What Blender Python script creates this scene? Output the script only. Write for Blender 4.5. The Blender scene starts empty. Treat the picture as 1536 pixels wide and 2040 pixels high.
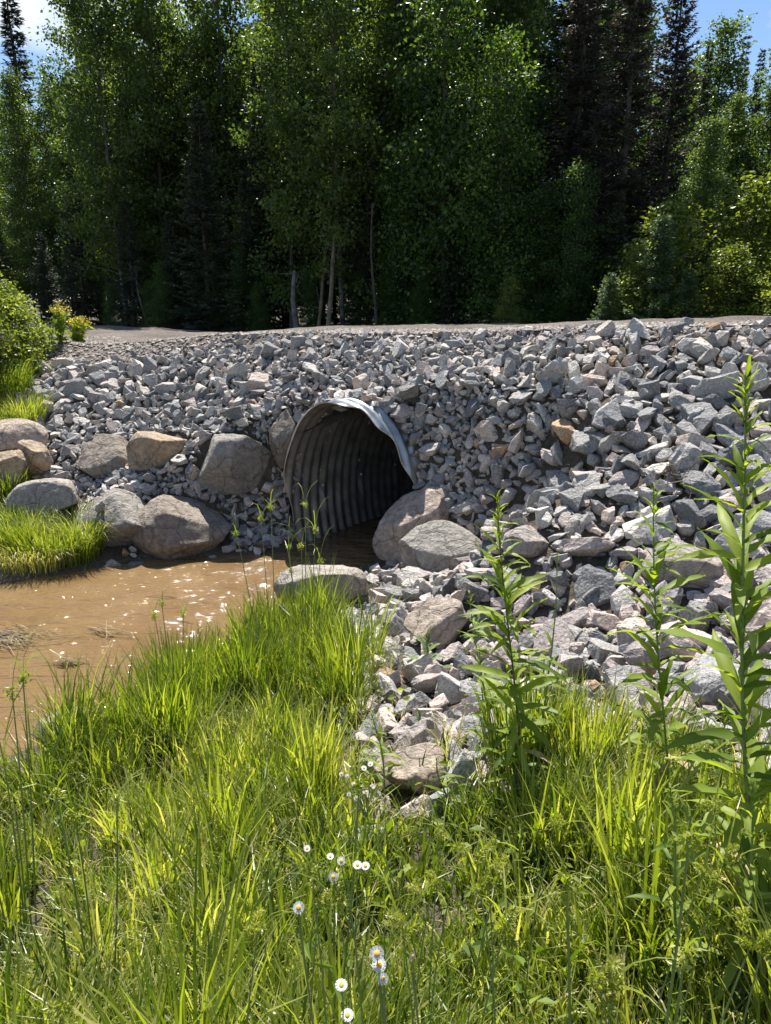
import bpy, bmesh, math, random
import numpy as np
from mathutils import Vector, Matrix, Euler

random.seed(7); rng = np.random.default_rng(7)
scene = bpy.context.scene
col = scene.collection

# ------------------------------------------------------------------ camera, sky, sun, exposure
F_PX, PITCH, EYE = 1475.0, math.radians(15.9), 3.2        # focal length in photo pixels, downward pitch, metres above water
cam_data = bpy.data.cameras.new('camera'); cam = bpy.data.objects.new('camera', cam_data); col.objects.link(cam)
cam.location = (0, 0, EYE); cam.rotation_euler = (math.pi / 2 - PITCH, 0, 0)
cam_data.sensor_fit = 'VERTICAL'; cam_data.sensor_height = 24.0; cam_data.lens = 24.0 * F_PX / 2040.0
cam_data.clip_start = 0.05; cam_data.clip_end = 3000
scene.camera = cam

SUN_EL, SUN_AZ = math.radians(60), math.radians(-6)       # azimuth from +Y towards +X
world = bpy.data.worlds.new('World'); scene.world = world; world.use_nodes = True
wn, wl = world.node_tree.nodes, world.node_tree.links
for n_ in list(wn): wn.remove(n_)
wo = wn.new('ShaderNodeOutputWorld'); bg = wn.new('ShaderNodeBackground'); bg.inputs['Strength'].default_value = 0.078
sky = wn.new('ShaderNodeTexSky'); sky.sky_type = 'NISHITA'; sky.sun_disc = False
sky.sun_elevation = SUN_EL; sky.sun_rotation = SUN_AZ; sky.air_density = 0.9; sky.dust_density = 0.05; sky.ozone_density = 3.5
tc = wn.new('ShaderNodeTexCoord'); mp = wn.new('ShaderNodeMapping'); mp.inputs['Scale'].default_value = (1, 1, 2.2)
mp.inputs['Location'].default_value = (0.35, 0.1, 0.0)
cn = wn.new('ShaderNodeTexNoise'); cn.inputs['Scale'].default_value = 2.3; cn.inputs['Detail'].default_value = 7; cn.inputs['Roughness'].default_value = 0.55
cr = wn.new('ShaderNodeValToRGB'); cr.color_ramp.elements[0].position = 0.52; cr.color_ramp.elements[1].position = 0.66
cm = wn.new('ShaderNodeMixRGB'); cm.inputs['Color2'].default_value = (7.2, 7.4, 7.7, 1)
wl.new(tc.outputs['Generated'], mp.inputs['Vector']); wl.new(mp.outputs['Vector'], cn.inputs['Vector'])
wl.new(cn.outputs['Fac'], cr.inputs['Fac']); wl.new(cr.outputs['Color'], cm.inputs['Fac'])
wl.new(sky.outputs['Color'], cm.inputs['Color1']); wl.new(cm.outputs['Color'], bg.inputs['Color']); wl.new(bg.outputs['Background'], wo.inputs['Surface'])

sl = bpy.data.lights.new('sun', 'SUN'); sl.energy = 5.0; sl.angle = math.radians(0.5); sl.color = (1.0, 0.95, 0.87)
sun = bpy.data.objects.new('sun', sl); col.objects.link(sun)
to_sun = Vector((math.sin(SUN_AZ) * math.cos(SUN_EL), math.cos(SUN_AZ) * math.cos(SUN_EL), math.sin(SUN_EL)))
sun.rotation_euler = to_sun.to_track_quat('Z', 'Y').to_euler(); sun.location = to_sun * 60

vs = scene.view_settings; vs.view_transform = 'Standard'; vs.look = 'None'; vs.gamma = 1.0; vs.exposure = 1.05; vs.use_curve_mapping = False
cy = scene.cycles; cy.max_bounces = 8; cy.diffuse_bounces = 4; cy.glossy_bounces = 3; cy.transmission_bounces = 6
cy.use_denoising = True; cy.sample_clamp_indirect = 6.0; cy.caustics_reflective = False; cy.caustics_refractive = False

# ------------------------------------------------------------------ pixel rays (photo pixels, 1536 x 2040)
cF = np.array([0, math.cos(PITCH), -math.sin(PITCH)]); cU = np.array([0, math.sin(PITCH), math.cos(PITCH)]); CAM = np.array([0, 0, EYE])
def ray(px, py): return np.array([1.0, 0, 0]) * (px - 768) / F_PX + cF + cU * (1020 - py) / F_PX
def at_depth(px, py, d): return CAM + ray(px, py) * d
def proj(P):
    d = np.atleast_2d(np.asarray(P, float)) - CAM; z = d @ cF; zz = np.where(np.abs(z) < 1e-3, 1e-3, z)
    return 768 + F_PX * d[:, 0] / zz, 1020 - F_PX * (d @ cU) / zz, z

# ------------------------------------------------------------------ node helpers
def new_mat(name):
    m = bpy.data.materials.new(name); m.use_nodes = True
    nt = m.node_tree; b = nt.nodes['Principled BSDF']; return m, nt, b
def N(nt, t, **kw):
    n = nt.nodes.new(t)
    for k, v in kw.items():
        if k in n.inputs: n.inputs[k].default_value = v
        else: setattr(n, k, v)
    return n
def ramp(nt, stops, interp='LINEAR'):
    r = nt.nodes.new('ShaderNodeValToRGB'); r.color_ramp.interpolation = interp
    e = r.color_ramp.elements
    while len(e) < len(stops): e.new(0.5)
    for el, (p, c) in zip(e, stops): el.position = p; el.color = (*c, 1)
    return r
def hexmix(nt, fac, a, b, mode='MIX'):
    m = nt.nodes.new('ShaderNodeMixRGB'); m.blend_type = mode
    for s, v in (('Fac', fac), ('Color1', a), ('Color2', b)):
        if hasattr(v, 'is_output'): nt.links.new(v, m.inputs[s])
        elif isinstance(v, (int, float)): m.inputs[s].default_value = v
        else: m.inputs[s].default_value = (*v, 1)
    return m.outputs['Color']
def bump(nt, b, h, strength, dist=0.02):
    bn = N(nt, 'ShaderNodeBump', Strength=strength, Distance=dist); nt.links.new(h, bn.inputs['Height']); nt.links.new(bn.outputs['Normal'], b.inputs['Normal']); return bn
def noise(nt, vec, scale, detail=4, rough=0.55):
    n = N(nt, 'ShaderNodeTexNoise', Scale=scale, Detail=detail, Roughness=rough); nt.links.new(vec, n.inputs['Vector']); return n.outputs['Fac']

def stone_mat(name, dark, mid, light, rough=0.85, speck=48, patch=None):
    m, nt, b = new_mat(name)
    tcn = nt.nodes.new('ShaderNodeNewGeometry'); oi = nt.nodes.new('ShaderNodeObjectInfo'); v = tcn.outputs['Position']
    n1 = noise(nt, v, speck, 4, 0.75); n2 = noise(nt, v, 5, 5, 0.6); n3 = noise(nt, v, 22, 4, 0.6)
    r = ramp(nt, [(0.3, dark), (0.5, mid), (0.68, light)]); nt.links.new(n1, r.inputs['Fac'])
    r2 = ramp(nt, [(0.3, (0.66, 0.66, 0.68)), (0.7, (1.2, 1.17, 1.12))]); nt.links.new(n2, r2.inputs['Fac'])
    c = hexmix(nt, 0.8, r.outputs['Color'], r2.outputs['Color'], 'MULTIPLY')
    at = N(nt, 'ShaderNodeAttribute', attribute_name='tint')
    ad = N(nt, 'ShaderNodeMath', operation='ADD'); nt.links.new(at.outputs['Fac'], ad.inputs[0]); nt.links.new(oi.outputs['Random'], ad.inputs[1])
    fr = N(nt, 'ShaderNodeMath', operation='FRACT'); nt.links.new(ad.outputs[0], fr.inputs[0])
    r3 = ramp(nt, [(0.0, (0.62, 0.64, 0.68)), (0.5, (1, 1, 1)), (1.0, (1.3, 1.24, 1.16))]); nt.links.new(fr.outputs[0], r3.inputs['Fac'])
    c = hexmix(nt, 1.0, c, r3.outputs['Color'], 'MULTIPLY')
    if patch:
        n4 = noise(nt, v, 2.2, 6, 0.65); rp = ramp(nt, [(0.5, (0, 0, 0)), (0.62, (1, 1, 1))]); nt.links.new(n4, rp.inputs['Fac'])
        c = hexmix(nt, rp.outputs['Color'], c, patch)
    nt.links.new(c, b.inputs['Base Color']); b.inputs['Roughness'].default_value = rough; b.inputs['Specular IOR Level'].default_value = 0.35
    hm = N(nt, 'ShaderNodeMath', operation='MULTIPLY_ADD'); nt.links.new(n1, hm.inputs[0]); hm.inputs[1].default_value = 0.25; nt.links.new(n3, hm.inputs[2])
    bump(nt, b, hm.outputs[0], 1.0, 0.035)
    return m

def leaf_mat(name, stops, trans, rough=0.42, tfac=0.45, spec=0.5):
    m, nt, b = new_mat(name)
    at = N(nt, 'ShaderNodeAttribute', attribute_name='tint'); oi = nt.nodes.new('ShaderNodeObjectInfo')
    ma = N(nt, 'ShaderNodeMath', operation='MULTIPLY_ADD'); nt.links.new(oi.outputs['Random'], ma.inputs[0]); ma.inputs[1].default_value = 0.18; nt.links.new(at.outputs['Fac'], ma.inputs[2])
    sb = N(nt, 'ShaderNodeMath', operation='SUBTRACT'); nt.links.new(ma.outputs[0], sb.inputs[0]); sb.inputs[1].default_value = 0.09
    r = ramp(nt, stops); nt.links.new(sb.outputs[0], r.inputs['Fac'])
    nt.links.new(r.outputs['Color'], b.inputs['Base Color']); b.inputs['Roughness'].default_value = rough; b.inputs['Specular IOR Level'].default_value = spec
    tr = nt.nodes.new('ShaderNodeBsdfTranslucent'); c2 = hexmix(nt, 1.0, r.outputs['Color'], trans, 'MULTIPLY'); nt.links.new(c2, tr.inputs['Color'])
    mx = nt.nodes.new('ShaderNodeMixShader'); mx.inputs['Fac'].default_value = tfac
    nt.links.new(b.outputs['BSDF'], mx.inputs[1]); nt.links.new(tr.outputs['BSDF'], mx.inputs[2])
    nt.links.new(mx.outputs['Shader'], nt.nodes['Material Output'].inputs['Surface'])
    return m

def plain_mat(name, c, rough=0.7, c2=None, scale=8, bs=0.3, metallic=0.0, bd=0.02):
    m, nt, b = new_mat(name); tcn = nt.nodes.new('ShaderNodeTexCoord')
    h = noise(nt, tcn.outputs['Object'], scale, 5, 0.6)
    r = ramp(nt, [(0.35, c), (0.65, c2 or tuple(x * 1.35 for x in c))]); nt.links.new(h, r.inputs['Fac'])
    nt.links.new(r.outputs['Color'], b.inputs['Base Color']); b.inputs['Roughness'].default_value = rough; b.inputs['Metallic'].default_value = metallic
    bump(nt, b, h, bs, bd); return m

def boulder_mat(name, dark, light, patch):
    m, nt, b = new_mat(name); tcn = nt.nodes.new('ShaderNodeTexCoord'); v = tcn.outputs['Object']
    n1 = noise(nt, v, 3.0, 8, 0.62); n2 = noise(nt, v, 14, 7, 0.68); n3 = noise(nt, v, 60, 4, 0.7); n4 = noise(nt, v, 1.6, 7, 0.7)
    r = ramp(nt, [(0.32, dark), (0.68, light)]); nt.links.new(n1, r.inputs['Fac'])
    rp = ramp(nt, [(0.47, (0, 0, 0)), (0.60, (1, 1, 1))]); nt.links.new(n4, rp.inputs['Fac']); c = hexmix(nt, rp.outputs['Color'], r.outputs['Color'], patch)
    r2 = ramp(nt, [(0.35, (0.62, 0.62, 0.62)), (0.65, (1.22, 1.22, 1.22))]); nt.links.new(n2, r2.inputs['Fac']); c = hexmix(nt, 0.85, c, r2.outputs['Color'], 'MULTIPLY')
    r3 = ramp(nt, [(0.4, (0.8, 0.8, 0.8)), (0.6, (1.12, 1.12, 1.12))]); nt.links.new(n3, r3.inputs['Fac']); c = hexmix(nt, 0.8, c, r3.outputs['Color'], 'MULTIPLY')
    dv = N(nt, 'ShaderNodeMixRGB', blend_type='ADD'); dv.inputs['Fac'].default_value = 0.35; nn = N(nt, 'ShaderNodeTexNoise', Scale=4.0, Detail=5.0); nt.links.new(v, nn.inputs['Vector']); nt.links.new(v, dv.inputs['Color1']); nt.links.new(nn.outputs['Color'], dv.inputs['Color2'])
    vo = N(nt, 'ShaderNodeTexVoronoi', feature='DISTANCE_TO_EDGE', Scale=2.6); nt.links.new(dv.outputs['Color'], vo.inputs['Vector'])
    rc = ramp(nt, [(0.0, (0.45, 0.42, 0.40)), (0.035, (1, 1, 1))]); nt.links.new(vo.outputs['Distance'], rc.inputs['Fac']); c = hexmix(nt, 0.75, c, rc.outputs['Color'], 'MULTIPLY'); c = hexmix(nt, 1.0, c, (1.18, 1.18, 1.18), 'MULTIPLY')
    nt.links.new(c, b.inputs['Base Color']); b.inputs['Roughness'].default_value = 0.9; b.inputs['Specular IOR Level'].default_value = 0.25
    hm = N(nt, 'ShaderNodeMath', operation='MULTIPLY_ADD'); nt.links.new(n2, hm.inputs[0]); hm.inputs[1].default_value = 0.5; nt.links.new(n1, hm.inputs[2])
    h2 = N(nt, 'ShaderNodeMath', operation='MULTIPLY_ADD'); nt.links.new(rc.outputs['Color'], h2.inputs[0]); h2.inputs[1].default_value = 0.12; nt.links.new(hm.outputs[0], h2.inputs[2])
    bump(nt, b, h2.outputs[0], 1.0, 0.11); return m
M = {}
M['grey'] = stone_mat('granite_grey', (0.20, 0.193, 0.182), (0.39, 0.378, 0.36), (0.57, 0.555, 0.535))
M['dark'] = stone_mat('granite_dark', (0.12, 0.12, 0.12), (0.25, 0.248, 0.245), (0.43, 0.42, 0.41))
M['pink'] = stone_mat('granite_pink', (0.27, 0.22, 0.20), (0.46, 0.40, 0.37), (0.60, 0.54, 0.50))
M['pale'] = stone_mat('granite_pale', (0.28, 0.27, 0.255), (0.48, 0.465, 0.445), (0.63, 0.61, 0.59))
M['tan'] = stone_mat('granite_tan', (0.20, 0.125, 0.07), (0.39, 0.27, 0.17), (0.52, 0.41, 0.30))
M['b_brown'] = boulder_mat('boulder_brown', (0.20, 0.165, 0.135), (0.39, 0.34, 0.285), (0.25, 0.215, 0.18))
M['b_grey'] = boulder_mat('boulder_grey', (0.20, 0.185, 0.165), (0.42, 0.395, 0.35), (0.27, 0.25, 0.225))
M['b_tan'] = boulder_mat('boulder_tan', (0.26, 0.20, 0.14), (0.46, 0.385, 0.30), (0.40, 0.29, 0.185))
M['b_pink'] = boulder_mat('boulder_pink', (0.29, 0.235, 0.19), (0.48, 0.41, 0.35), (0.41, 0.325, 0.26))
M['b_pale'] = boulder_mat('boulder_pale', (0.26, 0.23, 0.20), (0.46, 0.43, 0.39), (0.35, 0.30, 0.25))

# ------------------------------------------------------------------ object helpers
def tag(o, label=None, cat=None, group=None, kind=None):
    if label: o['label'] = label
    if cat: o['category'] = cat
    if group: o['group'] = group
    if kind: o['kind'] = kind
    return o
def empty(name, loc=(0, 0, 0), rz=0.0, scale=1.0):
    o = bpy.data.objects.new(name, None); col.objects.link(o); o.empty_display_size = 0.1
    o.location = loc; o.rotation_euler = (0, 0, rz); o.scale = (scale,) * 3; return o
def link(name, me, parent=None):
    o = bpy.data.objects.new(name, me); col.objects.link(o)
    if parent: o.parent = parent
    return o
def mesh_np(name, V, faces, mats, tint=None, midx=None, smooth=False):
    """faces: (n,k) int array, or a list of such arrays."""
    if not isinstance(faces, list): faces = [faces]
    faces = [np.asarray(f, np.int32) for f in faces if len(f)]
    me = bpy.data.meshes.new(name); V = np.ascontiguousarray(V, np.float32)
    me.vertices.add(len(V)); me.vertices.foreach_set('co', V.ravel())
    tot = np.concatenate([np.full(len(f), f.shape[1], np.int32) for f in faces]); lp = np.concatenate([f.ravel() for f in faces])
    me.loops.add(len(lp)); me.loops.foreach_set('vertex_index', lp)
    me.polygons.add(len(tot)); me.polygons.foreach_set('loop_start', np.concatenate([[0], np.cumsum(tot)[:-1]]).astype(np.int32))
    for m in (mats if isinstance(mats, (list, tuple)) else [mats]): me.materials.append(m)
    if midx is not None: me.polygons.foreach_set('material_index', np.asarray(midx, np.int32))
    me.polygons.foreach_set('use_smooth', np.full(len(tot), smooth, bool))
    if tint is not None:
        a = me.attributes.new('tint', 'FLOAT', 'POINT'); a.data.foreach_set('value', np.asarray(tint, np.float32))
    me.update(calc_edges=True); return me
def copy_thing(root, loc, rz=0.0, scale=(1, 1, 1)):
    r = root.copy(); col.objects.link(r); r.location = loc; r.rotation_euler = (0, 0, rz); r.scale = scale
    for ch in root.children:
        c = ch.copy(); col.objects.link(c); c.parent = r
        for g in ch.children:
            d = g.copy(); col.objects.link(d); d.parent = c
    return r

class Soup:
    """collects numpy pieces into one mesh"""
    def __init__(s): s.V = []; s.F3 = []; s.F4 = []; s.T = []; s.n = 0
    def add(s, V, F3=None, F4=None, tint=0.5):
        V = np.asarray(V, float)
        if F3 is not None and len(F3): s.F3.append(np.asarray(F3) + s.n)
        if F4 is not None and len(F4): s.F4.append(np.asarray(F4) + s.n)
        s.V.append(V); s.T.append(np.broadcast_to(np.asarray(tint, float), (len(V),))); s.n += len(V)
    def tube(s, pts, rad, k=6, tint=0.5):
        P = np.asarray(pts, float); n = len(P); r = np.broadcast_to(np.asarray(rad, float), (n,))
        d = np.gradient(P, axis=0); d /= np.linalg.norm(d, axis=1)[:, None] + 1e-9
        up = np.array([0.31, 0.17, 0.93]); up = np.where(np.abs(d @ up)[:, None] > 0.92, np.array([0.9, 0.3, 0.1]), up)
        a = np.cross(d, up); a /= np.linalg.norm(a, axis=1)[:, None] + 1e-9; b = np.cross(d, a)
        th = np.arange(k) * 2 * math.pi / k
        V = P[:, None] + r[:, None, None] * (np.cos(th)[None, :, None] * a[:, None] + np.sin(th)[None, :, None] * b[:, None])
        i, j = np.meshgrid(np.arange(n - 1), np.arange(k), indexing='ij'); j2 = (j + 1) % k
        F = np.stack([i * k + j, i * k + j2, (i + 1) * k + j2, (i + 1) * k + j], -1).reshape(-1, 4)
        s.add(V.reshape(-1, 3), F4=F, tint=tint)
    def mesh(s, name, mats, smooth=False):
        fs = ([np.concatenate(s.F3)] if s.F3 else []) + ([np.concatenate(s.F4)] if s.F4 else [])
        return mesh_np(name, np.concatenate(s.V), fs, mats, np.concatenate(s.T), smooth=smooth)

def unit(v): return v / (np.linalg.norm(v, axis=-1, keepdims=True) + 1e-9)
def leaves_np(P, D, size, R, width=0.55, fold=0.25):
    """folded two-triangle leaves: base P, direction D, random generator R"""
    n = len(P); D = unit(D); up = unit(R.normal(size=(n, 3)) + np.array([0, 0, 1.1])); S = unit(np.cross(D, up)); Nn = np.cross(S, D)
    L = np.broadcast_to(size, (n,))[:, None]; mid = P + D * L * 0.45; w = L * width * 0.5
    V = np.stack([P, mid + S * w + Nn * w * fold, P + D * L, mid - S * w + Nn * w * fold], 1).reshape(-1, 3)
    b = np.arange(n)[:, None] * 4
    return V, np.concatenate([b + np.array([[0, 1, 2]]), b + np.array([[0, 2, 3]])])
def blades_np(P, H, W, az, bend, R, seg=4, lean=None):
    """grass blades rising from P, arching towards azimuth az"""
    n = len(P); k = np.linspace(0, 1, seg + 1); l0 = (R.uniform(0.0, 0.25, n) if lean is None else lean)
    th = l0[:, None] + bend[:, None] * k[None] ** 1.4
    st = (H / seg)[:, None]; dx = np.sin(th) * st; dz = np.cos(th) * st
    r = np.cumsum(np.concatenate([np.zeros((n, 1)), dx[:, :-1]], 1), 1); z = np.cumsum(np.concatenate([np.zeros((n, 1)), dz[:, :-1]], 1), 1)
    C = np.stack([P[:, :1] + r * np.cos(az)[:, None], P[:, 1:2] + r * np.sin(az)[:, None], P[:, 2:] + z], -1)
    tw = az + math.pi / 2 + R.normal(0, 0.5, n); S = np.stack([np.cos(tw), np.sin(tw), np.zeros(n)], -1)
    prof = np.array([0.7, 1.0, 0.9, 0.6, 0.0]) if seg == 4 else np.sin(np.linspace(0.5, math.pi, seg + 1)); w = W[:, None] * 0.5 * prof[None]
    A = C + S[:, None] * w[..., None]; B = C - S[:, None] * w[..., None]
    nv = 2 * seg + 1; V = np.empty((n, nv, 3)); V[:, 0:2 * seg:2] = A[:, :-1]; V[:, 1:2 * seg:2] = B[:, :-1]; V[:, -1] = C[:, -1]
    f = []
    for i in range(seg - 1): a = 2 * i; f += [[a, a + 1, a + 3], [a, a + 3, a + 2]]
    f.append([2 * seg - 2, 2 * seg - 1, 2 * seg])
    F = (np.arange(n)[:, None, None] * nv + np.array(f)[None]).reshape(-1, 3)
    return V.reshape(-1, 3), F, nv

# ------------------------------------------------------------------ terrain
ORG = np.array([-0.2, 9.1]); TU = np.array([0.8544, -0.5196]); TN = np.array([0.5196, 0.8544])   # road direction, and away from camera
def road_ts(x, y): dx = x - ORG[0]; dy = y - ORG[1]; return dx * TU[0] + dy * TU[1], dx * TN[0] + dy * TN[1]
def road_xy(t, s): return ORG[0] + t * TU[0] + s * TN[0], ORG[1] + t * TU[1] + s * TN[1]
# culvert: mouth centre, axis and mouth plane
PIPE0 = np.array([-0.43, 9.25]); AX = math.radians(37); PL = math.radians(20); PA, PB, PZ = 0.87, 1.42, 0.58
pa = np.array([math.sin(AX), math.cos(AX)]); pb = np.array([pa[1], -pa[0]]); pn = np.array([math.sin(PL), math.cos(PL)])
WATER = np.array([(-1.05, 9.42), (-1.6, 9.28), (-2.2, 9.2), (-3.2, 8.98), (-4.5, 8.2), (-7, 7.6), (-14, 7.2), (-40, 7), (-40, 2.4), (-14, 3.2), (-6, 3.8), (-2.9, 4.5),
                  (-2.15, 5.15), (-1.45, 6.2), (-1.1, 6.8), (-1.05, 7.5), (-0.75, 8.1), (-0.1, 8.8), (0.28, 9.0), (1.0, 9.7), (0.0, 10.3)])
def poly_sd(x, y, poly):
    x = np.asarray(x, float); y = np.asarray(y, float); d = np.full(x.shape, 1e9); ins = np.zeros(x.shape, bool)
    for i in range(len(poly)):
        ax, ay = poly[i]; bx, by = poly[(i + 1) % len(poly)]; ex, ey = bx - ax, by - ay
        k = np.clip(((x - ax) * ex + (y - ay) * ey) / (ex * ex + ey * ey), 0, 1); d = np.minimum(d, (x - ax - k * ex) ** 2 + (y - ay - k * ey) ** 2)
        c = (ay > y) != (by > y); ins ^= c & (x < ex * (y - ay) / (ey if abs(ey) > 1e-9 else 1e-9) + ax)
    d = np.sqrt(d); return np.where(ins, -d, d)
def vnoise(x, y, seed=0, oct=3, f=1.0):
    out = 0; amp = 1.0; R = np.random.default_rng(seed)
    for o in range(oct):
        for k in range(3):
            a = R.uniform(0, math.tau); ph = R.uniform(0, math.tau); q = f * 2 ** o * R.uniform(0.8, 1.3)
            out = out + amp / 3 * np.sin(q * (x * math.cos(a) + y * math.sin(a)) + ph + 1.3 * np.sin(q * 0.7 * (x * math.sin(a) - y * math.cos(a))))
        amp *= 0.5
    return out
CT = [-40, -12, -9, -6.8, -5.5, -3.9, -2.2, 0, 1.5, 4, 8, 40]; CZ = [2.6, 2.5, 2.42, 2.40, 2.50, 2.64, 2.70, 2.74, 2.82, 2.92, 3.05, 3.3]
def H(x, y):
    x = np.asarray(x, float); y = np.asarray(y, float); t, s = road_ts(x, y); e = poly_sd(x, y, WATER)
    zc = np.interp(t, CT, CZ)
    kl = np.interp(t, [-6.5, -4.2, -1.5, 0.5], [0.42, 0.72, 0.76, 0.62]); emb = np.where(s >= 1.5, zc, zc - (1.5 - s) * kl)
    emb = np.where(s > 6.9, zc - 0.5 * np.clip((s - 6.9) / 1.2, 0, 1), emb)
    w = (x - PIPE0[0]) * pb[0] + (y - PIPE0[1]) * pb[1]; l = (x - PIPE0[0]) * pa[0] + (y - PIPE0[1]) * pa[1] + w * (pb @ pn) / (pa @ pn)
    cap = np.where(w < 0, 0.05 + 0.3 * e + 2.3 * np.maximum(0, e - 0.5) + 2.4 * np.maximum(0, s + 0.1), 0.06 + 0.2 * e + 1.0 * np.maximum(0, e - 1.7) + 2.4 * np.maximum(0, s + 0.3))
    over = (np.abs(w) < PA + 0.04) & (l > 0.0); zt = PZ + PB * np.sqrt(np.clip(1 - (w / PA) ** 2, 0, 1)) + 0.05
    cap = np.where(over, np.maximum(cap, zt + 1.5 * l), cap); emb = np.minimum(emb, np.maximum(cap, -1))
    bank = np.minimum(0.05 + 0.16 * e + 0.016 * e * e, 1.45 + 0.01 * e); bank = np.where(s > 1.4, -9, bank)
    h = np.maximum(emb, bank)
    h = np.where((e < 0) & ~over, np.maximum(-0.45, 0.05 + 0.8 * e), h)
    nz = 0.035 * vnoise(x, y, 3, 3, 2.2)
    return h + nz * np.clip(e * 2, 0, 1) * np.where((s > 1.5) & (s < 6.9), 0.35, 1)
def H1(x, y): return float(H(np.array([x]), np.array([y]))[0])
def hit(px, py):
    d = ray(px, py); lam = np.linspace(0.5, 60, 4000); P = CAM + lam[:, None] * d; below = P[:, 2] < H(P[:, 0], P[:, 1])
    i = int(np.argmax(below)) if below.any() else len(lam) - 1
    return P[i], lam[i]

def grid_axis(lo, hi, step, far):
    a = list(np.arange(lo, hi + 1e-6, step)); st = step; v = hi
    while v < far: st *= 1.25; v += st; a.append(v)
    st = step; v = lo
    while v > -far: st *= 1.25; v -= st; a.insert(0, v)
    return np.array(a)
gx = grid_axis(-8, 8, 0.09, 900); gy = grid_axis(-0.5, 18, 0.09, 900)
GX, GY = np.meshgrid(gx, gy, indexing='ij'); GZ = H(GX, GY)
nx, ny = GX.shape; I = np.arange(nx * ny).reshape(nx, ny)
Fq = np.stack([I[:-1, :-1], I[1:, :-1], I[1:, 1:], I[:-1, 1:]], -1).reshape(-1, 4)
cx, cyy = GX.ravel()[Fq].mean(1), GY.ravel()[Fq].mean(1); zspan = np.ptp(GZ.ravel()[Fq], axis=1)
w_ = (cx - PIPE0[0]) * pb[0] + (cyy - PIPE0[1]) * pb[1]; l_ = (cx - PIPE0[0]) * pa[0] + (cyy - PIPE0[1]) * pa[1]
keep = ~((np.abs(w_) < PA + 0.02) & (l_ > -0.9) & (l_ < 1.6) & (zspan > 0.28))
mg, nt, b = new_mat('soil'); tcn = nt.nodes.new('ShaderNodeTexCoord'); v = tcn.outputs['Object']
n1 = noise(nt, v, 1.2, 6, 0.6); n2 = noise(nt, v, 18, 6, 0.7)
r = ramp(nt, [(0.3, (0.05, 0.04, 0.03)), (0.55, (0.11, 0.09, 0.072)), (0.75, (0.19, 0.165, 0.14))]); nt.links.new(n2, r.inputs['Fac'])
r2 = ramp(nt, [(0.35, (0.7, 0.75, 0.6)), (0.65, (1.1, 1.05, 1.0))]); nt.links.new(n1, r2.inputs['Fac'])
nt.links.new(hexmix(nt, 1, r.outputs['Color'], r2.outputs['Color'], 'MULTIPLY'), b.inputs['Base Color']); b.inputs['Roughness'].default_value = 0.95
bump(nt, b, n2, 1.0, 0.05); M['soil'] = mg
ground = link('ground', mesh_np('ground', np.stack([GX, GY, GZ], -1).reshape(-1, 3), Fq[keep], M['soil'], smooth=True)); tag(ground, kind='structure')

# gravel road
tt = np.concatenate([np.arange(-60, -14, 1.0), np.arange(-14, 8, 0.1), np.arange(8, 60, 1.0)]); ss = np.arange(0.55, 6.86, 0.1)
TT, SS = np.meshgrid(tt, ss, indexing='ij'); RX, RY = road_xy(TT, SS)
RZ = np.interp(TT, CT, CZ) + 0.02 + 0.03 * vnoise(RX, RY, 9, 4, 3.0) * np.clip(SS - 1.3, 0, 1) + 0.05 * np.exp(-((SS - 4.1) / 1.6) ** 2) - 0.02 * np.exp(-((SS - 3.1) / 0.25) ** 2) - 0.02 * np.exp(-((SS - 5.0) / 0.25) ** 2)
RZ = np.where(SS < 1.5, -9, RZ); RZ = np.maximum(RZ, H(RX, RY) + 0.006); RZ[:, -1] -= 0.12
I = np.arange(TT.size).reshape(TT.shape); Fr = np.stack([I[:-1, :-1], I[1:, :-1], I[1:, 1:], I[:-1, 1:]], -1).reshape(-1, 4)
mr, nt, b = new_mat('gravel'); tcn = nt.nodes.new('ShaderNodeTexCoord'); v = tcn.outputs['Object']
vo = N(nt, 'ShaderNodeTexVoronoi', Scale=38.0); nt.links.new(v, vo.inputs['Vector']); n1 = noise(nt, v, 0.9, 4); n2 = noise(nt, v, 60, 3, 0.7)
r = ramp(nt, [(0.0, (0.11, 0.09, 0.08)), (1.0, (0.26, 0.225, 0.20))]); nt.links.new(vo.outputs['Color'], r.inputs['Fac'])
r2 = ramp(nt, [(0.35, (0.75, 0.72, 0.70)), (0.65, (1.1, 1.08, 1.05))]); nt.links.new(n1, r2.inputs['Fac'])
nt.links.new(hexmix(nt, 1, r.outputs['Color'], r2.outputs['Color'], 'MULTIPLY'), b.inputs['Base Color']); b.inputs['Roughness'].default_value = 0.95
hm = N(nt, 'ShaderNodeMath', operation='SUBTRACT'); nt.links.new(n2, hm.inputs[0]); nt.links.new(vo.outputs['Distance'], hm.inputs[1]); bump(nt, b, hm.outputs[0], 1.0, 0.03); M['gravel'] = mr
road = link('gravel_road', mesh_np('gravel_road', np.stack([RX, RY, RZ], -1).reshape(-1, 3), Fr[(SS.ravel()[Fr].min(1) > 1.3) | (TT.ravel()[Fr].max(1) < -2.8)], M['gravel'], smooth=True)); tag(road, kind='structure')

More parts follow.
